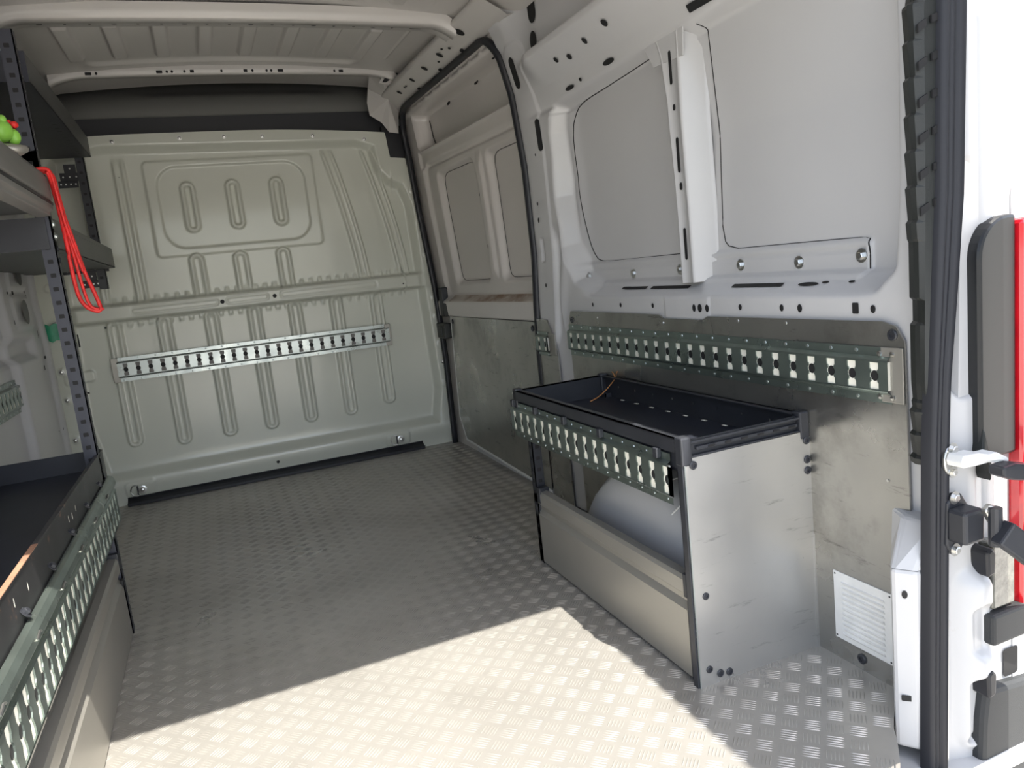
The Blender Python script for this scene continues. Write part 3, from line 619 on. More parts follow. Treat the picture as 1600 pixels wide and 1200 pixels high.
# upper check arm: pale metal
b = MB(); b.prism([(.905+.018*math.cos(t)+.006, .700, .515+.028*math.sin(t)) for t in np.linspace(0, 2*math.pi, 16)[:-1]], (0, -.008, 0)); h1 = b.build('hinge', 'steel', jamb, bevel=.002)
h1['label'] = 'upper hinge with pale metal arm'
b = MB(); b.prism([(.893, .66, .520), (.90, .66, .532), (.935, .66, .530), (.962, .66, .522), (.975, .655, .524), (.995, .65, .512), (.995, .65, .502), (.96, .66, .508), (.93, .66, .508), (.897, .66, .510)], (0, .032, 0)); b.build('arm', 'vent', h1, bevel=.003)
b = MB(); b.prism([(.955, .63, .506), (.985, .63, .508), (1.12, .60, .475), (1.12, .60, .450), (.975, .63, .480), (.955, .63, .490)], (0, .030, 0)); b.build('door_arm', 'char', h1, bevel=.004)
bolt('bolt', (.912, .692, .535), NB, h1, .007, 'steel', 'hex'); bolt('bolt', (.912, .692, .494), NB, h1, .006, 'steel', 'hex')
pts = [(.915+a, .40+c) for a, c in ((-.022, -.035), (-.012, -.055), (.004, -.060), (.018, -.045), (.022, 0), (.030, .030), (.015, .052), (-.004, .056), (-.018, .040))]
b = MB(); b.prism([(x, .700, z) for x, z in pts], (0, -.010, 0)); h2 = b.build('hinge', 'char', jamb, bevel=.003); h2['label'] = 'lower hinge with black bracket and curved arm'
b = MB(); b.box(.893, .942, .655, .692, .372, .432); b.build('hinge_block', 'char', h2, bevel=.006)
b = MB(); b.prism([(.930, .645, .432), (.945, .645, .440), (.962, .64, .430), (.972, .64, .400), (.962, .64, .395), (.945, .645, .405)], (0, .012, 0)); b.build('bright_clip', 'steel', h2, bevel=.003)
pa = [(.94+.03*i, .625-.006*i, z) for i, z in enumerate((.398, .372, .345, .328, .318, .312, .306))]
b = MB(); b.sweep(pa, [(-.012, -.022), (.012, -.022), (.012, .022), (-.012, .022)]); b.build('door_arm', 'char', h2, bevel=.004)
b = MB(); b.tube([(.945, .64, .368), (.945, .64, .436)], .011, 12); b.build('pin', 'char', h2, smooth=False)
bolt('bolt', (.912, .690, .448), NB, h2, .007, 'steel', 'hex'); bolt('bolt', (.912, .690, .352), NB, h2, .007, 'steel', 'hex')

h1.location = (-.035, .02, 0); h2.location = (-.035, .02, 0)
for o_ in list(COL.objects):
    if o_.parent is None and o_.name.split('.')[0] in ('tail_lamp', 'bumper_strip', 'rear_corner_panel', 'rear_bumper', 'buffer'):
        o_.location = o_.location+(Vector((-.02, .03, 0)) if o_.name.startswith('buffer') else Vector((-.022, .062, 0)))
# right rear door, out of view, opened square to the body
dd = MB(); dpro = [(.985, -.15), (.985, 1.38), (.972, 1.45), (.93, 1.54), (.86, 1.63), (.752, 1.72)]  # top bent inward only to place its shadow edge on the floor
dpro = dpro+[(x+.045, z+.02) for x, z in dpro[::-1]]
dd.add([(x-(.015 if k else 0), (-.22 if k else .60), z) for k in (0, 1) for x, z in dpro], [(i, (i+1) % 12, 12+(i+1) % 12, 12+i) for i in range(12)]+[tuple(range(12))[::-1], tuple(range(12, 24))])
dd.box(.988, .998, .55, .655, .22, 1.38)  # strip added to block sunlight between door and jamb
struct(dd.build('door_2', 'white', bevel=.006))

# ------------------------------------------------------------------ lashing rails
def rail(parent, O, U, N, length, half, nslot, first, pit, slot_w=.0105, slot_h=.026, plate='zinc', back='cream', depth=.012, flange=.017, V=Vector((0, 0, 1)), side=0.0, name='rail_plate'):
    """hat section rail: O = centre line start on the wall, U along, V up, N out of the wall"""
    O, U, N = Vector(O), Vector(U).normalized(), Vector(N).normalized(); V = Vector(V)
    hc = half-flange-.006
    P = lambda u, v, n: O+U*u+V*v+N*n
    b = MB()
    def strip(v0, n0, v1, n1): b.add([P(0, v0, n0), P(length, v0, n0), P(length, v1, n1), P(0, v1, n1)], [(0, 1, 2, 3)])
    for s in (1, -1):
        strip(s*hc, depth, s*(half-flange), .0025); strip(s*(half-flange), .0025, s*half, .0025); strip(s*half, .0025, s*half, 0)
        for k in range(1):
            strip(s*(hc-.003), depth+.0012, s*hc, depth)
    hc2 = hc-.003
    # front plate with slots
    edges = [first+pit*i for i in range(nslot)]
    lo = edges[0]-pit/2; hi = edges[-1]+pit/2
    b.add([P(0, -hc2, depth), P(lo, -hc2, depth), P(lo, hc2, depth), P(0, hc2, depth)], [(0, 1, 2, 3)])
    b.add([P(hi, -hc2, depth), P(length, -hc2, depth), P(length, hc2, depth), P(hi, hc2, depth)], [(0, 1, 2, 3)])
    W, H_ = slot_w, slot_h
    shape = []
    half_r = [(1, .0), (.82, .12), (.72, .25), (.80, .38), (1, .50), (1, .92), (.88, 1)]
    right = [(W*(1.0 if abs(v) > .48 or abs(v) < .10 else .72), H_*v) for v in (-1, -.9, -.55, -.42, -.30, -.18, -.06, .06, .18, .30, .42, .55, .9, 1)]
    right = [(W, -H_), (W, -.55*H_), (W*.70, -.42*H_), (W*.70, -.28*H_), (W, -.12*H_), (W, .12*H_), (W*.70, .28*H_), (W*.70, .42*H_), (W, .55*H_), (W, H_)]
    shape = right+[(-x, y) for x, y in right[::-1]]
    n = len(shape)
    for e in edges:
        outer = [((pit/2)*(1 if x > 0 else -1), (y/H_)*hc2) for x, y in shape]
        vs = [P(e+x, y, depth) for x, y in shape]+[P(e+x, y, depth) for x, y in outer]+[P(e+x, y, depth-.0025) for x, y in shape]
        fs = []
        for i in range(n):
            j = (i+1) % n; fs.append((i, j, n+j, n+i)); fs.append((j, i, 2*n+i, 2*n+j))
        b.add(vs, fs)
    ob = b.build(name, plate, parent)
    c = MB(); hh = hc2-.001
    c.add([P(.002, -hh, .002), P(length-.002, -hh, .002), P(length-.002, hh, .002), P(.002, hh, .002), P(.002, -hh, depth-.0028), P(length-.002, -hh, depth-.0028), P(length-.002, hh, depth-.0028), P(.002, hh, depth-.0028)],
          [(0, 1, 2, 3), (7, 6, 5, 4), (0, 4, 5, 1), (3, 2, 6, 7), (0, 3, 7, 4), (1, 5, 6, 2)])
    for e in edges:
        cc_ = P(e+side, 0, depth-.0024); c.add([cc_+U*.0095*math.cos(t)+V*.0105*math.sin(t) for t in np.linspace(0, 2*math.pi, 17)[:-1]], [tuple(range(16))], 1)
    c.build('backing_strip', [back, 'black'], ob)
    return ob, P
def rivets(parent, P, us_, vs2, n, nrm, r=.0035, kind='rivet', mats='zinc_bright'):
    for u in us_:
        for v in vs2: bolt('rivet', P(u, v, n), nrm, parent, r, mats, kind)

NR = Vector((-1, 0, 0))
# right wall lining sheet
lp = thing('lining_panel', 'scuffed bare aluminium sheet on the right wall behind the black-topped shelf box', 'wall panel', (.9, 1.5, 0))
b = MB(); z1 = .748
out = [(2.195, .10), (2.195, .70), (2.175, z1), (1.62, z1), (1.60, .738), (1.42, .738), (1.40, z1), (.865, z1+.003), (.835, .742), (.818, .715), (.814, .30), (.860, .275), (.862, .0), (2.195, 0)]
b.prism([(.8935, y, z) for y, z in out], (.004, 0, 0)); b.build('sheet', 'alu', lp)
for y, z in ((2.165, .718), (.842, .726), (.942, .026)): bolt('cap_screw', (.8935, y, z), NR, lp, .011, 'char', 'cap')
for y, z in ((.862, .44), (.83, .375), (1.98, .73), (1.6, .725), (1.28, .74), (1.12, .74)): bolt('rivet', (.8935, y, z), NR, lp, .004, 'steel', 'rivet')
wr_ = thing('lashing_rail', 'long greenish slotted lashing rail on the right wall above the shelf box', 'lashing rail', (.89, 1.5, .65), 'slotted lashing rails')
O = Vector((.8925, 2.19, .648)); pit = .0536
ob, P = rail(wr_, O, (0, -1, 0), NR, 1.345, .054, 25, 2.19-2.163, pit, slot_h=.026, V=Vector((0, 0, 1)))
rivets(wr_, P, np.arange(.03, 1.33, .065), (.046, -.046), .0025, NR, .0042)
b = MB(); b.box(.8895, .8925, .818, .868, .597, .703); b.build('end_plate', 'kick', wr_, bevel=.004)
for z in (.690, .607): bolt('rivet', (.8895, .842, z), NR, wr_, .006, 'steel', 'rivet')
for z in (.690, .607): bolt('rivet', (.8895, .87, z), NR, wr_, .006, 'steel', 'rivet')

# pillar lining + short rail
pp = thing('pillar_panel', 'narrow aluminium lining sheet on the pillar behind the sliding door', 'wall panel', (.9, 2.4, 0))
b = MB(); b.prism([(.888, y, z) for y, z in ((2.462, .0), (2.462, .715), (2.37, .713), (2.315, .64), (2.30, .60), (2.285, 0))], (.004, 0, 0)); b.build('sheet', 'alu', pp)
sr = thing('lashing_rail', 'short two-slot lashing rail piece on the narrow door pillar', 'lashing rail', (.88, 2.4, .6), 'slotted lashing rails')
ob, P = rail(sr, (.8875, 2.462, .622), (0, -1, 0), NR, .100, .046, 2, .030, .0536, slot_h=.024, flange=.012)
b = MB(); b.box(.8845, .8875, 2.305, 2.362, .582, .662); b.build('end_plate', 'kick', sr, bevel=.003)
rivets(sr, P, (.01, .09), (.04, -.04), .0025, NR, .004)

# sliding door lining
dl = thing('lining_panel', 'worn aluminium sheet on the inside of the sliding door', 'wall panel', (.9, 3, 0))
b = MB(); b.prism([(.893, 2.49, .018), (.893, 2.49, .700), (.876, 3.525, .700), (.876, 3.575, .16), (.877, 3.50, .055)], (.003, 0, 0)); b.build('sheet', 'alu', dl)
b = MB(); b.prism([(.8755, 3.520, .700), (.8752, 3.532, .700), (.8752, 3.583, .158), (.8762, 3.506, .045), (.892, 2.49, .006), (.892, 2.49, .017), (.8762, 3.499, .056), (.8752, 3.573, .163)], (.002, 0, 0)); b.build('edge_strip', 'vent', dl)
for y, z in ((2.515, .675), (3.50, .675)): bolt('cap_screw', (.876 if y > 3 else .8925, y, z), NR, dl, .012, 'char', 'cap')

# bulkhead rail
br = thing('lashing_rail', 'bright slotted lashing rail screwed across the bulkhead at waist height', 'lashing rail', (-.05, 3.75, .64), 'slotted lashing rails')
O = Vector((-.705, D+.018, .643)); Ub = Vector((1, 0, -.006)).normalized()
ob, P = rail(br, O, Ub, NB, 1.30, .057, 24, .035, .0536, slot_h=.029, plate='zinc_bright', back='wood', V=Vector((0, 0, 1)))  # grey backing stands in for the shaded bulkhead seen through the slots
rivets(br, P, np.arange(.02, 1.29, .075), (.050, -.050), .0025, NB, .0045)
for u in (-.018, 1.285):
    b = MB(); c = P(u, 0, .003); b.box(c.x-.006, c.x+.024, c.y-.004, c.y, c.z-.058, c.z+.058); b.build('end_plate', 'kick', br, bevel=.003)
# left wall rails
lr = thing('lashing_rail', 'small slotted lashing rail on the left wall seen behind the left shelving', 'lashing rail', (-.93, 3.0, .65), 'slotted lashing rails')
ob, P = rail(lr, (-.962, 1.2, .655), (0, 1, 0), (1, 0, 0), 2.10, .060, 38, .04, .0536, slot_h=.030, V=Vector((0, 0, 1)))
rivets(lr, P, np.arange(1.4, 2.09, .05), (.052, -.052), .0025, (1, 0, 0), .0045)

# ------------------------------------------------------------------ base strip and lashing rings on the bulkhead
bs = thing('floor_strip', 'black perforated edge strip lying along the foot of the bulkhead', 'edge strip', (0, 3.70, 0))
b = MB(); b.prism([(-.766, 3.735, .0), (-.766, 3.690, .0), (-.766, 3.690, .012), (-.766, 3.715, .022), (-.766, 3.735, .034)], (1.462, 0, 0)); st_o = b.build('strip', 'rubber', bs, bevel=.002)
b = MB(); b.box(-.766, .696, 3.686, 3.693, .013, .016); b.box(-.766, .696, 3.728, 3.731, .033, .037); b.build('lip', 'seal', bs)
for cx, cz, lab in ((.560, .073, 'right-hand lashing ring low on the bulkhead'), (-.705, .068, 'left-hand lashing ring low on the bulkhead')):
    t_ = thing('lashing_ring', lab, 'lashing ring', (cx, D-.05, cz), 'lashing rings')
    y = bpt(cx, cz).y-.006
    b = MB(); b.tube([(cx-.018+.022*math.cos(a), y-.004-.006*math.cos(a), cz+.026*math.sin(a)) for a in np.linspace(math.pi*.35, math.pi*1.65, 20)], .0032, 8); b.build('ring', 'steel', t_, smooth=True)
    b = MB(); b.lathe([(.019, -.004), (.019, .003), (.013, .005), (.0001, .005)], (cx+.012, y, cz), NB, 18); b.build('washer', 'steel', t_)
    b = MB(); b.box(cx-.012, cx-.006, y-.007, y, cz-.024, cz+.024); b.build('keeper', 'char', t_)
    bolt('bolt', (cx+.012, y-.005, cz), NB, t_, .010, 'steel', 'dome')

# ------------------------------------------------------------------ right shelf box over the wheel arch
XC = .5717; YN = 1.0716; YF = 1.955
wb = thing('shelf_box', 'low shelf box with black tray top and aluminium end panel against the right wall', 'shelf unit', (.73, 1.5, 0))
# tray
b = MB()
zt, zf = .545, .478
b.box(XC+.004, .886, YN+.012, YF, zf-.006, zf)
b.build('tray_floor', 'navy', wb)
b = MB(); b.box(XC-.008, XC+.004, YN+.01, YF, .515, zt); b.box(XC-.008, XC+.018, YN+.01, YF, zt-.003, zt); b.box(XC+.002, XC+.004, YN+.01, YF, zf, zt); b.build('front_lip', 'char', wb, bevel=.0015)
b = MB(); b.box(.882, .888, YN+.01, YF, zf-.006, zt); b.box(.868, .888, YN+.01, YF, zt-.003, zt); b.build('back_lip', 'char', wb)
b = MB(); b.box(XC, .888, YF-.004, YF+.004, zf-.04, zt); b.box(XC, .888, YF-.004, YF+.012, zt-.003, zt); b.build('far_lip', 'char', wb)
b = MB(); b.box(XC+.01, .884, YN+.004, YN+.010, .500, zt-.004); b.box(XC+.01, .884, YN-.006, YN+.012, .535, .540); b.box(XC+.01, .884, YN-.006, YN+.006, .505, .510); b.box(XC+.03, .865, YN-.004, YN+.004, .519, .526)
nl = b.build('near_rail', 'char', wb, bevel=.001)
for i in range(6):
    x = .63+.042*i; b = MB(); b.box(x, x+.016, YN-.0055, YN-.003, .5205, .5245); b.build('slot', 'black', nl)
for x, y in ((XC-.010, YN-.008), (.868, YN-.008), (XC-.008, YF-.012), (.866, YF-.012)):
    b = MB(); b.box(x, x+.026, y, y+.026, .49, zt+.006); b.build('corner_cap', 'char', wb, bevel=.004)
for i in range(7):
    y = 1.824-.083*i; b = MB(); b.disc((.870, y, zf+.001), (0, 0, 1), .004, .010, up=Vector((0, 1, 0)), off=.0005, sq=2); b.build('tray_hole', 'cream', wb)
for i in range(8):
    b = MB(); b.disc((.8815, 1.86-.098*i, .515), NR, .0022, .0035, off=.0006); b.build('lip_hole', 'steel', wb)
# uprights
def upright(parent, x, y, z0, z1, w=.026, d=.030, m_='upright', pitch_=.036, start=.05, name='upright', sx=1, face=(-1, 0, 0), light_dots=False):
    b = MB(); b.box(min(x, x+sx*.003), max(x, x+sx*.003), y-w/2, y+w/2, z0, z1); b.box(min(x, x+sx*d), max(x, x+sx*d), y-w/2, y-w/2+.003, z0, z1); b.box(min(x, x+sx*d), max(x, x+sx*d), y+w/2-.003, y+w/2, z0, z1)
    z = z0+start; f = Vector(face)
    while z < z1-.01:
        xx = x if face[0]*sx < 0 else x
        b.disc((x, y, z), f, .0045, .0055, mi=1, sq=1, off=.0006)
        if light_dots:
            b.disc((x, y+.001, z+.001), f, .0022, .0028, mi=2, sq=1, off=.0011); b.disc((x, y-.0095, z), f, .0012, .0045, mi=1, sq=1, off=.0006)  # white dots painted in for light showing through the square holes
        b.disc((x+sx*d*.55, y-w/2, z), (0, -1, 0), .0065, .0055, mi=1, sq=1, off=.0006); z += pitch_
    return b.build(name, [m_, 'black', 'vent'], parent)
upright(wb, XC+.002, YF-.062, .0, .49, m_='char'); upright(wb, XC+.004, YN+.020, .0, .49, m_='char')
upright(wb, .86, YF-.03, .0, .49, m_='char'); upright(wb, .855, YN+.02, .0, .49, m_='char')
# front rail
_o, P = rail(wb, (XC-.002, YF+.03, .452), (0, -1, 0), NR, .87, .056, 17, .030, .0520, slot_h=.030, flange=.015, V=Vector((0, 0, 1)), side=.003, name='lashing_rail')
for u in (.02, .19, .38, .58, .83):
    b = MB(); c = P(u, .052, .006); b.box(c.x-.009, c.x+.004, c.y-.008, c.y+.008, c.z-.010, c.z+.012); b.build('clip', 'char', _o, bevel=.002)
for u in np.arange(.05, .86, .052): bolt('rivet', P(u, .046, .0025), NR, _o, .0032, 'zinc_bright', 'rivet'); bolt('rivet', P(u+.02, -.046, .0025), NR, _o, .0032, 'zinc_bright', 'rivet')
# kick panel: aluminium drop side
b = MB()
prof = [(.012, 0), (-.002, 0), (-.002, .155), (.008, .170), (.008, .182), (-.002, .192), (-.002, .222), (.003, .231), (.020, .234), (.030, .228), (.030, .215), (.012, .210)]
b.prism([(XC+.004+px_, YN+.032, .006+pz_) for px_, pz_ in prof], (0, .80, 0)); b.build('drop_side', 'kick', wb)
b = MB(); b.box(XC+.0, XC+.034, YN+.028, YN+.040, .19, .245); b.build('bracket', 'char', wb, bevel=.002)
b = MB(); b.box(XC+.0, XC+.034, YF-.100, YF-.078, .20, .250); b.build('bracket', 'char', wb, bevel=.002)
# end panel
b = MB(); b.prism([(XC-.004, YN-.006, .0), (.894, YN-.006, .0), (.894, YN-.006, .508), (XC-.002, YN-.006, .505)], (0, .004, 0)); ep = b.build('end_panel', 'alu_clean', wb)
b = MB(); b.box(XC-.009, XC-.004, YN-.004, YN+.012, .0, .50); b.build('edge_strip', 'char', wb)
b = MB(); b.box(XC-.0055, XC-.003, YN-.0075, YN-.005, .0, .505); b.build('bright_edge', 'zinc_bright', ep)
for x, z, r in ((.588, .490, .009), (.884, .486, .009), (.884, .443, .009), (.884, .418, .009), (.596, .203, .008), (.592, .037, .008), (.619, .020, .0085), (.643, .016, .0085)):
    bolt('cap_screw', (x, YN-.006, z), NB, ep, r, 'char', 'cap')
b = MB(); b.prism([(.886, YN-.009, .0), (.894, YN-.009, .0), (.894, YN-.009, .27), (.892, YN-.009, .27)], (0, .003, 0)); b.build('corner_fold', 'alu_clean', wb)

# wheel arches
def arch(label, sx, xa, xb, yc, R_):
    b = MB(); rows = []
    n = 60
    for i in range(n+1):
        t = math.pi*i/n; row = []
        rib = .008*(1 if (i % 9) in (4,) else 0)
        cy, cz = math.cos(t), math.sin(t)
        for k, (dx, rr_) in enumerate(((0, .0), (0, R_*.80), (.012, R_*.93), (.045, R_), (.20, R_*1.01), (xb-xa, R_*1.01))):
            r_ = rr_+(rib if k > 2 else 0)
            row.append((sx*(xa+dx), yc+r_*cy*1.0, -.01+r_*cz))
        rows.append(row)
    b.grid(np.array(rows), flip=(sx < 0)); o = b.build('wheel_arch', 'white', angle=50)
    for k in range(6):
        t = math.pi*(.50+.075*k); rr_ = R_*1.01+.0005; bb = MB()
        bb.tube([(sx*(xa+.012), yc+R_*.93*math.cos(t), -.01+R_*.93*math.sin(t)), (sx*(xa+.045), yc+rr_*math.cos(t-.01), -.01+rr_*math.sin(t-.01)), (sx*(xb-.01), yc+rr_*math.cos(t-.03), -.01+rr_*math.sin(t-.03))], .0022, 6)
        bb.build('sealing_bead', 'vent', o, smooth=True)
    return tag(o, label, 'wheel arch')
arch('grey painted ribbed wheel arch seen inside the right shelf box', 1, .665, .895, 1.455, .372)
arch('ribbed wheel arch hidden in the dark under the left shelving', -1, .70, .955, 1.44, .36)

# twig of twine in tray
b = MB(); pth = [(.790, 1.885, zf+.003), (.82, 1.90, zf+.006), (.845, 1.905, zf+.016), (.862, 1.90, zf+.030), (.876, 1.885, zf+.052), (.884, 1.880, zf+.064)]
b.tube(pth, .0017, 6)
for dx, dy, dz in ((0, .02, .022), (.002, -.012, .026), (-.006, -.022, .004), (.0, .012, -.010)):
    b.tube([(.884, 1.880, .538), (.884+dx*.4, 1.880+dy*.6, .538+dz*.8), (.884+dx, 1.880+dy, .538+dz)], .0015, 6)
tag(b.build('twine', 'twig', smooth=True), 'frayed orange-brown piece of twine lying in the black tray', 'twine')

# vent grille
vg = thing('vent_grille', 'white louvred vent plate low on the right wall near the rear door', 'vent', (.89, .93, .12))
b = MB(); q = [(1.011, .204), (.8593, .204), (.8593, .049), (1.011, .049)]; b.prism([(.8905, y, z) for y, z in q], (.003, 0, 0)); vp = b.build('plate', 'vent', vg, bevel=.001)
for i in range(11):
    z = .185-.0118*i; b = MB(); b.prism([(.8905, .99, z), (.8865, .985, z-.001), (.8905, .985, z-.007)], (0, -.108, 0)); b.build('louvre', 'vent', vg)
for y, z in ((1.006, .198), (.865, .198), (.865, .055), (1.006, .055)): bolt('screw', (.8905, y, z), NR, vg, .0022, 'char', 'rivet')

# ------------------------------------------------------------------ left shelving
XL = -.617
ls = thing('shelving_unit', 'dark grey steel van shelving with trays and slotted rail along the left wall', 'shelving', (-.8, 2.0, 0))
upright(ls, XL, 2.165, .0, 1.66, w=.030, d=.034, sx=-1, face=(1, 0, 0), pitch_=.0365, light_dots=True)
upright(ls, XL, .80, .0, 1.2, w=.030, d=.034, sx=-1, face=(1, 0, 0))
upright(ls, -.93, 2.165, .0, 1.60, w=.030, d=.034, sx=1, face=(1, 0, 0)); upright(ls, -.66, 3.60, 1.02, 1.62, w=.040, d=.034, sx=-1, face=(1, 0, 0), m_='char', pitch_=.045)
# lower tray
b = MB(); b.box(-.94, XL-.01, .80, 2.25, .474, .480); b.build('lower_tray_floor', 'navy', ls)
b = MB(); b.box(XL-.006, XL, .80, 2.235, .455, .535); b.box(XL-.010, XL+.001, .80, 2.235, .531, .536); lo_ = b.build('worn_front_lip', 'worn', ls, bevel=.0015)
b = MB(); b.box(XL-.0085, XL+.0015, .80, 1.33, .536, .5375); b.build('rusty_edge', 'copper', lo_)
b = MB(); b.box(-.94, XL-.006, 2.245, 2.250, .474, .535); b.build('far_lip', 'navy', ls); b = MB(); b.box(-.945, -.94, .80, 2.25, .474, .56); b.build('back_lip', 'navy', ls)
for y, z in ((1.13, .505), (1.22, .498), (1.62, .50), (1.66, .496), (1.71, .50)): b = MB(); b.disc((XL, y, z), (1, 0, 0), .0022, .008, off=.0006); b.build('paint_chip', 'cream', lo_)
# rail with round folded top
_o, P = rail(ls, (XL+.004, .80, .370), (0, 1, 0), (1, 0, 0), 1.42, .062, 27, .022, .0520, slot_w=.0125, slot_h=.041, flange=.010, V=Vector((0, 0, 1)), side=.004, plate='zinc', name='lashing_rail')
b = MB(); b.prism([(XL+.004, .80, .424), (XL+.017, .80, .426), (XL+.021, .80, .436), (XL+.019, .80, .447), (XL+.013, .80, .457), (XL+.002, .80, .462)], (0, 1.42, 0)); b.build('folded_edge', 'zinc', _o, bevel=.005)
for y in (.93, 1.16, 1.38, 1.60, 1.82, 2.04):
    bolt('bolt', (XL+.004, y, .476), (.8, 0, .6), _o, .0065, 'char', 'hex'); b = MB(); b.tube([(XL+.021, y-.035, .44), (XL+.023, y-.02, .448), (XL+.021, y-.005, .442)], .0022, 6); b.build('clip', 'steel', _o)
b = MB(); b.prism([(XL-.003-px_, .82, .006+pz_) for px_, pz_ in prof], (0, 1.315, 0)); b.build('drop_side', 'kick', ls)
b = MB(); b.box(XL-.034, XL, 2.132, 2.150, .20, .250); b.build('bracket', 'char', ls, bevel=.002)
b = MB(); b.box(XL-.004, XL+.002, 2.12, 2.14, .155, .175); b.build('latch', 'black', ls)
# worktop edge (upper, near bay)
b = MB(); b.prism([(XL+.010, .75, 1.296), (XL+.014, .75, 1.285), (XL+.014, .75, 1.232), (XL+.008, .75, 1.228), (XL+.008, .75, 1.222), (XL+.012, .75, 1.218), (XL+.012, .75, 1.205), (XL+.004, .75, 1.200), (XL+.004, .75, 1.190), (XL-.03, .75, 1.188), (XL-.03, .75, 1.296)], (0, 1.40, 0))
b.build('shelf_edge', 'wood', ls, bevel=.002)
b = MB(); b.box(XL+.004, XL+.0125, .75, 2.165, 1.219, 1.2265); b.build('edge_groove', 'rubber', ls)
b = MB(); b.box(-.94, XL-.03, .75, 2.15, 1.20, 1.215); b.build('near_shelf', 'traygrey', ls)
# middle tray (far bay)
b = MB(); b.box(-.94, XL, 2.155, 3.56, 1.105, 1.109); b.build('middle_tray_floor', 'traygrey', ls)
b = MB(); b.box(XL-.003, XL, 2.155, 3.56, 1.105, 1.188); ml = b.build('middle_tray_lip', 'traygrey', ls, bevel=.001)
for i in range(18):
    b = MB(); y = 2.35+.058*i; b.disc((XL, y, 1.172), (1, 0, 0), .004, .0018, off=.0005); b.build('slot', 'black', ml)
for i in range(14):
    b = MB(); y = 2.35+.075*i; b.disc((XL-.02, y, 1.105), (0, 0, -1), .012, .002, up=Vector((0, 1, 0)), off=.0008); b.build('slot', 'black', ml)
b = MB(); b.box(-.94, XL-.012, 2.145, 2.149, 1.105, 1.188); b.build('middle_tray_near_lip', 'char', ls)
b = MB(); b.box(-.94, XL, 3.557, 3.560, 1.105, 1.188); b.build('middle_tray_far_lip', 'traygrey', ls)
# top tray
b = MB(); b.box(-.90, XL, 2.27, 3.45, 1.560, 1.564); b.build('top_tray_floor', 'char', ls)
b = MB(); b.box(XL-.003, XL, 2.27, 3.45, 1.560, 1.640); tl2 = b.build('top_tray_lip', 'traygrey', ls, bevel=.001)
for i in range(12):
    b = MB(); y = 2.75+.055*i; b.disc((XL-.03, y, 1.560), (0, 0, -1), .008, .0022, up=Vector((0, 1, 0)), off=.0008); b.build('slot', 'black', tl2)
b = MB(); b.box(-.90, XL, 2.265, 2.270, 1.560, 1.640); b.build('top_tray_near_lip', 'upright', ls)
# perforated cross bars and plates at the bulkhead end
def perf(x0, x1, y0, z0, z1, n, name='perforated_bar', m_='rubber'):
    b = MB(); b.box(x0, x1, y0, y0+.004, z0, z1)
    for i in range(n):
        b.disc((x0+(x1-x0)*(i+.5)/n, y0, (z0+z1)/2), (0, -1, 0), .0035, .0035, mi=1, off=.0008)
    return b.build(name, [m_, 'steel'], ls)
perf(-.86, -.645, 3.59, 1.095, 1.122, 6); perf(-.76, -.69, 3.60, 1.03, 1.062, 4, 'perforated_plate'); perf(-.735, -.70, 3.60, 1.06, 1.10, 1, 'bracket')
perf(-.765, -.69, 3.60, 1.49, 1.525, 3, 'perforated_plate'); perf(-.775, -.70, 3.60, 1.462, 1.492, 4, 'perforated_plate'); perf(-.745, -.70, 3.60, 1.525, 1.56, 1, 'bracket')
b = MB(); b.prism([(XL-.09, 2.150, 1.270), (XL+.0, 2.150, 1.290), (XL+.0, 2.150, 1.36), (XL-.09, 2.150, 1.345)], (0, .003, 0)); b.build('side_bracket', 'upright', ls)
for z in (1.170, 1.138, 1.105, 1.075): bolt('bolt', (XL+.001, 2.165, z), (1, 0, 0), ls, .0075, 'char' if z < 1.12 else 'zinc_bright', 'cap' if z < 1.12 else 'dome')

# red cord hanging in a long loop
rc = thing('rope_loop', 'glossy red cord hanging in a long loop over the shelf edge on the left', 'cord', (XL+.03, 2.1, 1.29))
def cords(paths, r, nm):
    b = MB()
    for p in paths:
        P_ = [Vector(q) for q in p]; out = []
        for i in range(len(P_)-1):
            p0, p1, p2, p3 = P_[max(i-1, 0)], P_[i], P_[i+1], P_[min(i+2, len(P_)-1)]
            for k in range(6):
                t = k/6; out.append(.5*((2*p1)+(p2-p0)*t+(2*p0-5*p1+4*p2-p3)*t*t+(3*p1-p0-3*p2+p3)*t**3))
        out.append(P_[-1]); b.tube(out, r, 7)
    return b.build(nm, 'red', rc, smooth=True)
x = XL+.020; y = 2.13
def L(dx, z, dxx=0): return (x+dxx, y+dx, z)
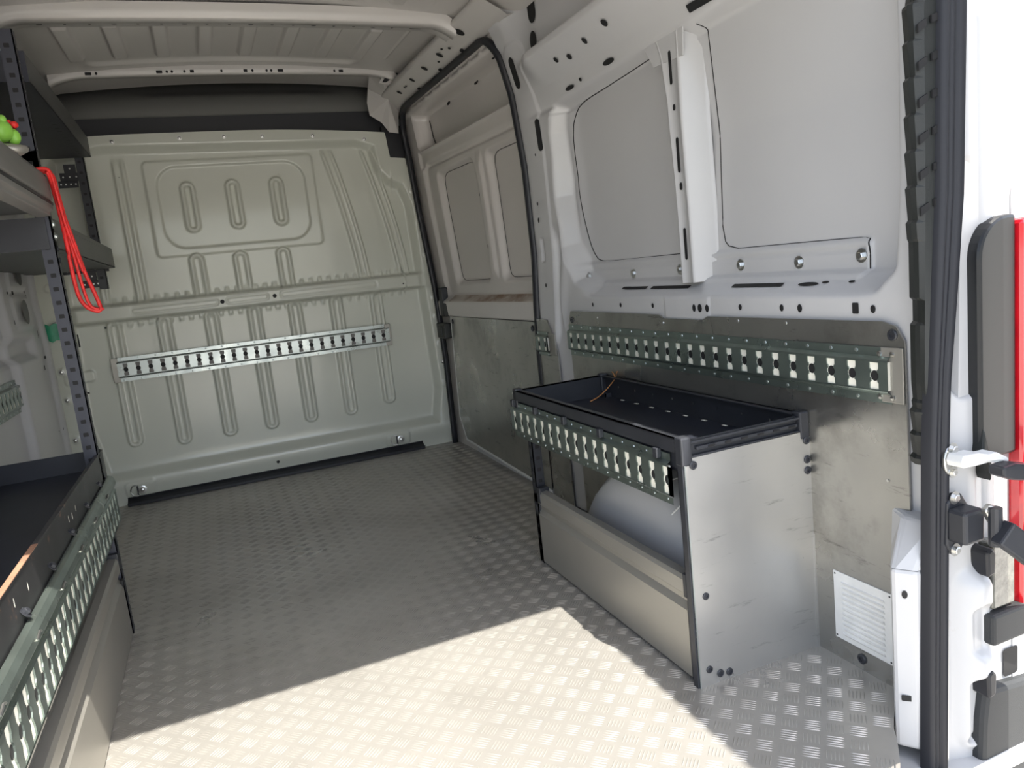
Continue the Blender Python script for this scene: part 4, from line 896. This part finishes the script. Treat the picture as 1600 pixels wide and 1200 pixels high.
# positions follow the fall of the cord: (along y, height)
cords([[(XL-.02, 2.10, 1.300), (x-.002, 2.12, 1.303), (x, 2.15, 1.27), (x+.004, 2.155, 1.20), (x+.008, 2.14, 1.12), (x+.008, 2.14, 1.04), (x+.010, 2.15, .98), (x+.022, 2.16, .945), (x+.045, 2.165, .930), (x+.055, 2.165, .938), (x+.048, 2.162, .98), (x+.034, 2.16, 1.04), (x+.026, 2.155, 1.10), (x+.014, 2.155, 1.18), (x+.008, 2.155, 1.25), (x+.002, 2.14, 1.298), (XL-.03, 2.12, 1.300)]], .0055, 'loop')
cords([[(XL-.01, 2.09, 1.300), (x+.004, 2.11, 1.302), (x+.008, 2.14, 1.25), (x+.014, 2.145, 1.16), (x+.024, 2.15, 1.09), (x+.032, 2.155, 1.04)], [(x+.0, 2.11, 1.298), (x+.006, 2.15, 1.24), (x+.016, 2.15, 1.10), (x+.028, 2.16, .96), (x+.05, 2.165, .934), (x+.062, 2.166, .936)]], .0045, 'strand')
b = MB(); b.tube([(XL-.055, 2.12, 1.225), (XL-.04, 2.118, 1.215), (XL-.025, 2.116, 1.205), (XL-.04, 2.12, 1.208)], .004, 6)
tag(b.build('red_string', 'red', smooth=True), 'small curl of red cord lying at the end of the shelf edge', 'cord')

# green toy on its grey foot
ty = thing('toy_frog', 'small bright green toy frog on a pale round foot on the left shelf edge', 'toy', (XL-.01, 1.86, 1.296))
b = MB(); b.lathe([(.0001, 0), (.016, 0), (.034, .012), (.036, .020), (.030, .026), (.0001, .028)], (XL-.008, 1.86, 1.296), (.15, -.2, 1), 24); b.build('foot', 'kick', ty, smooth=True)
b = MB()
def ell(c, r, b=b, mi=0, n=14):
    th = np.linspace(0, math.pi, n); ph = np.linspace(0, 2*math.pi, 2*n)
    T_, P_ = np.meshgrid(th, ph, indexing='ij'); b.grid(np.stack([c[0]+r[0]*np.sin(T_)*np.cos(P_), c[1]+r[1]*np.sin(T_)*np.sin(P_), c[2]+r[2]*np.cos(T_)], -1), mi)
ell((XL-.018, 1.85, 1.350), (.026, .030, .026)); ell((XL+.004, 1.865, 1.338), (.014, .012, .018)); ell((XL-.03, 1.84, 1.335), (.016, .014, .02)); ell((XL-.008, 1.84, 1.372), (.009, .009, .010)); ell((XL-.028, 1.855, 1.374), (.009, .009, .010))
b.build('body', 'frog', ty, smooth=True)
b = MB(); ell((XL+.008, 1.872, 1.366), (.009, .011, .008), b); ell((XL-.002, 1.875, 1.372), (.006, .009, .006), b); b.build('red_bow', 'red', ty, smooth=True)
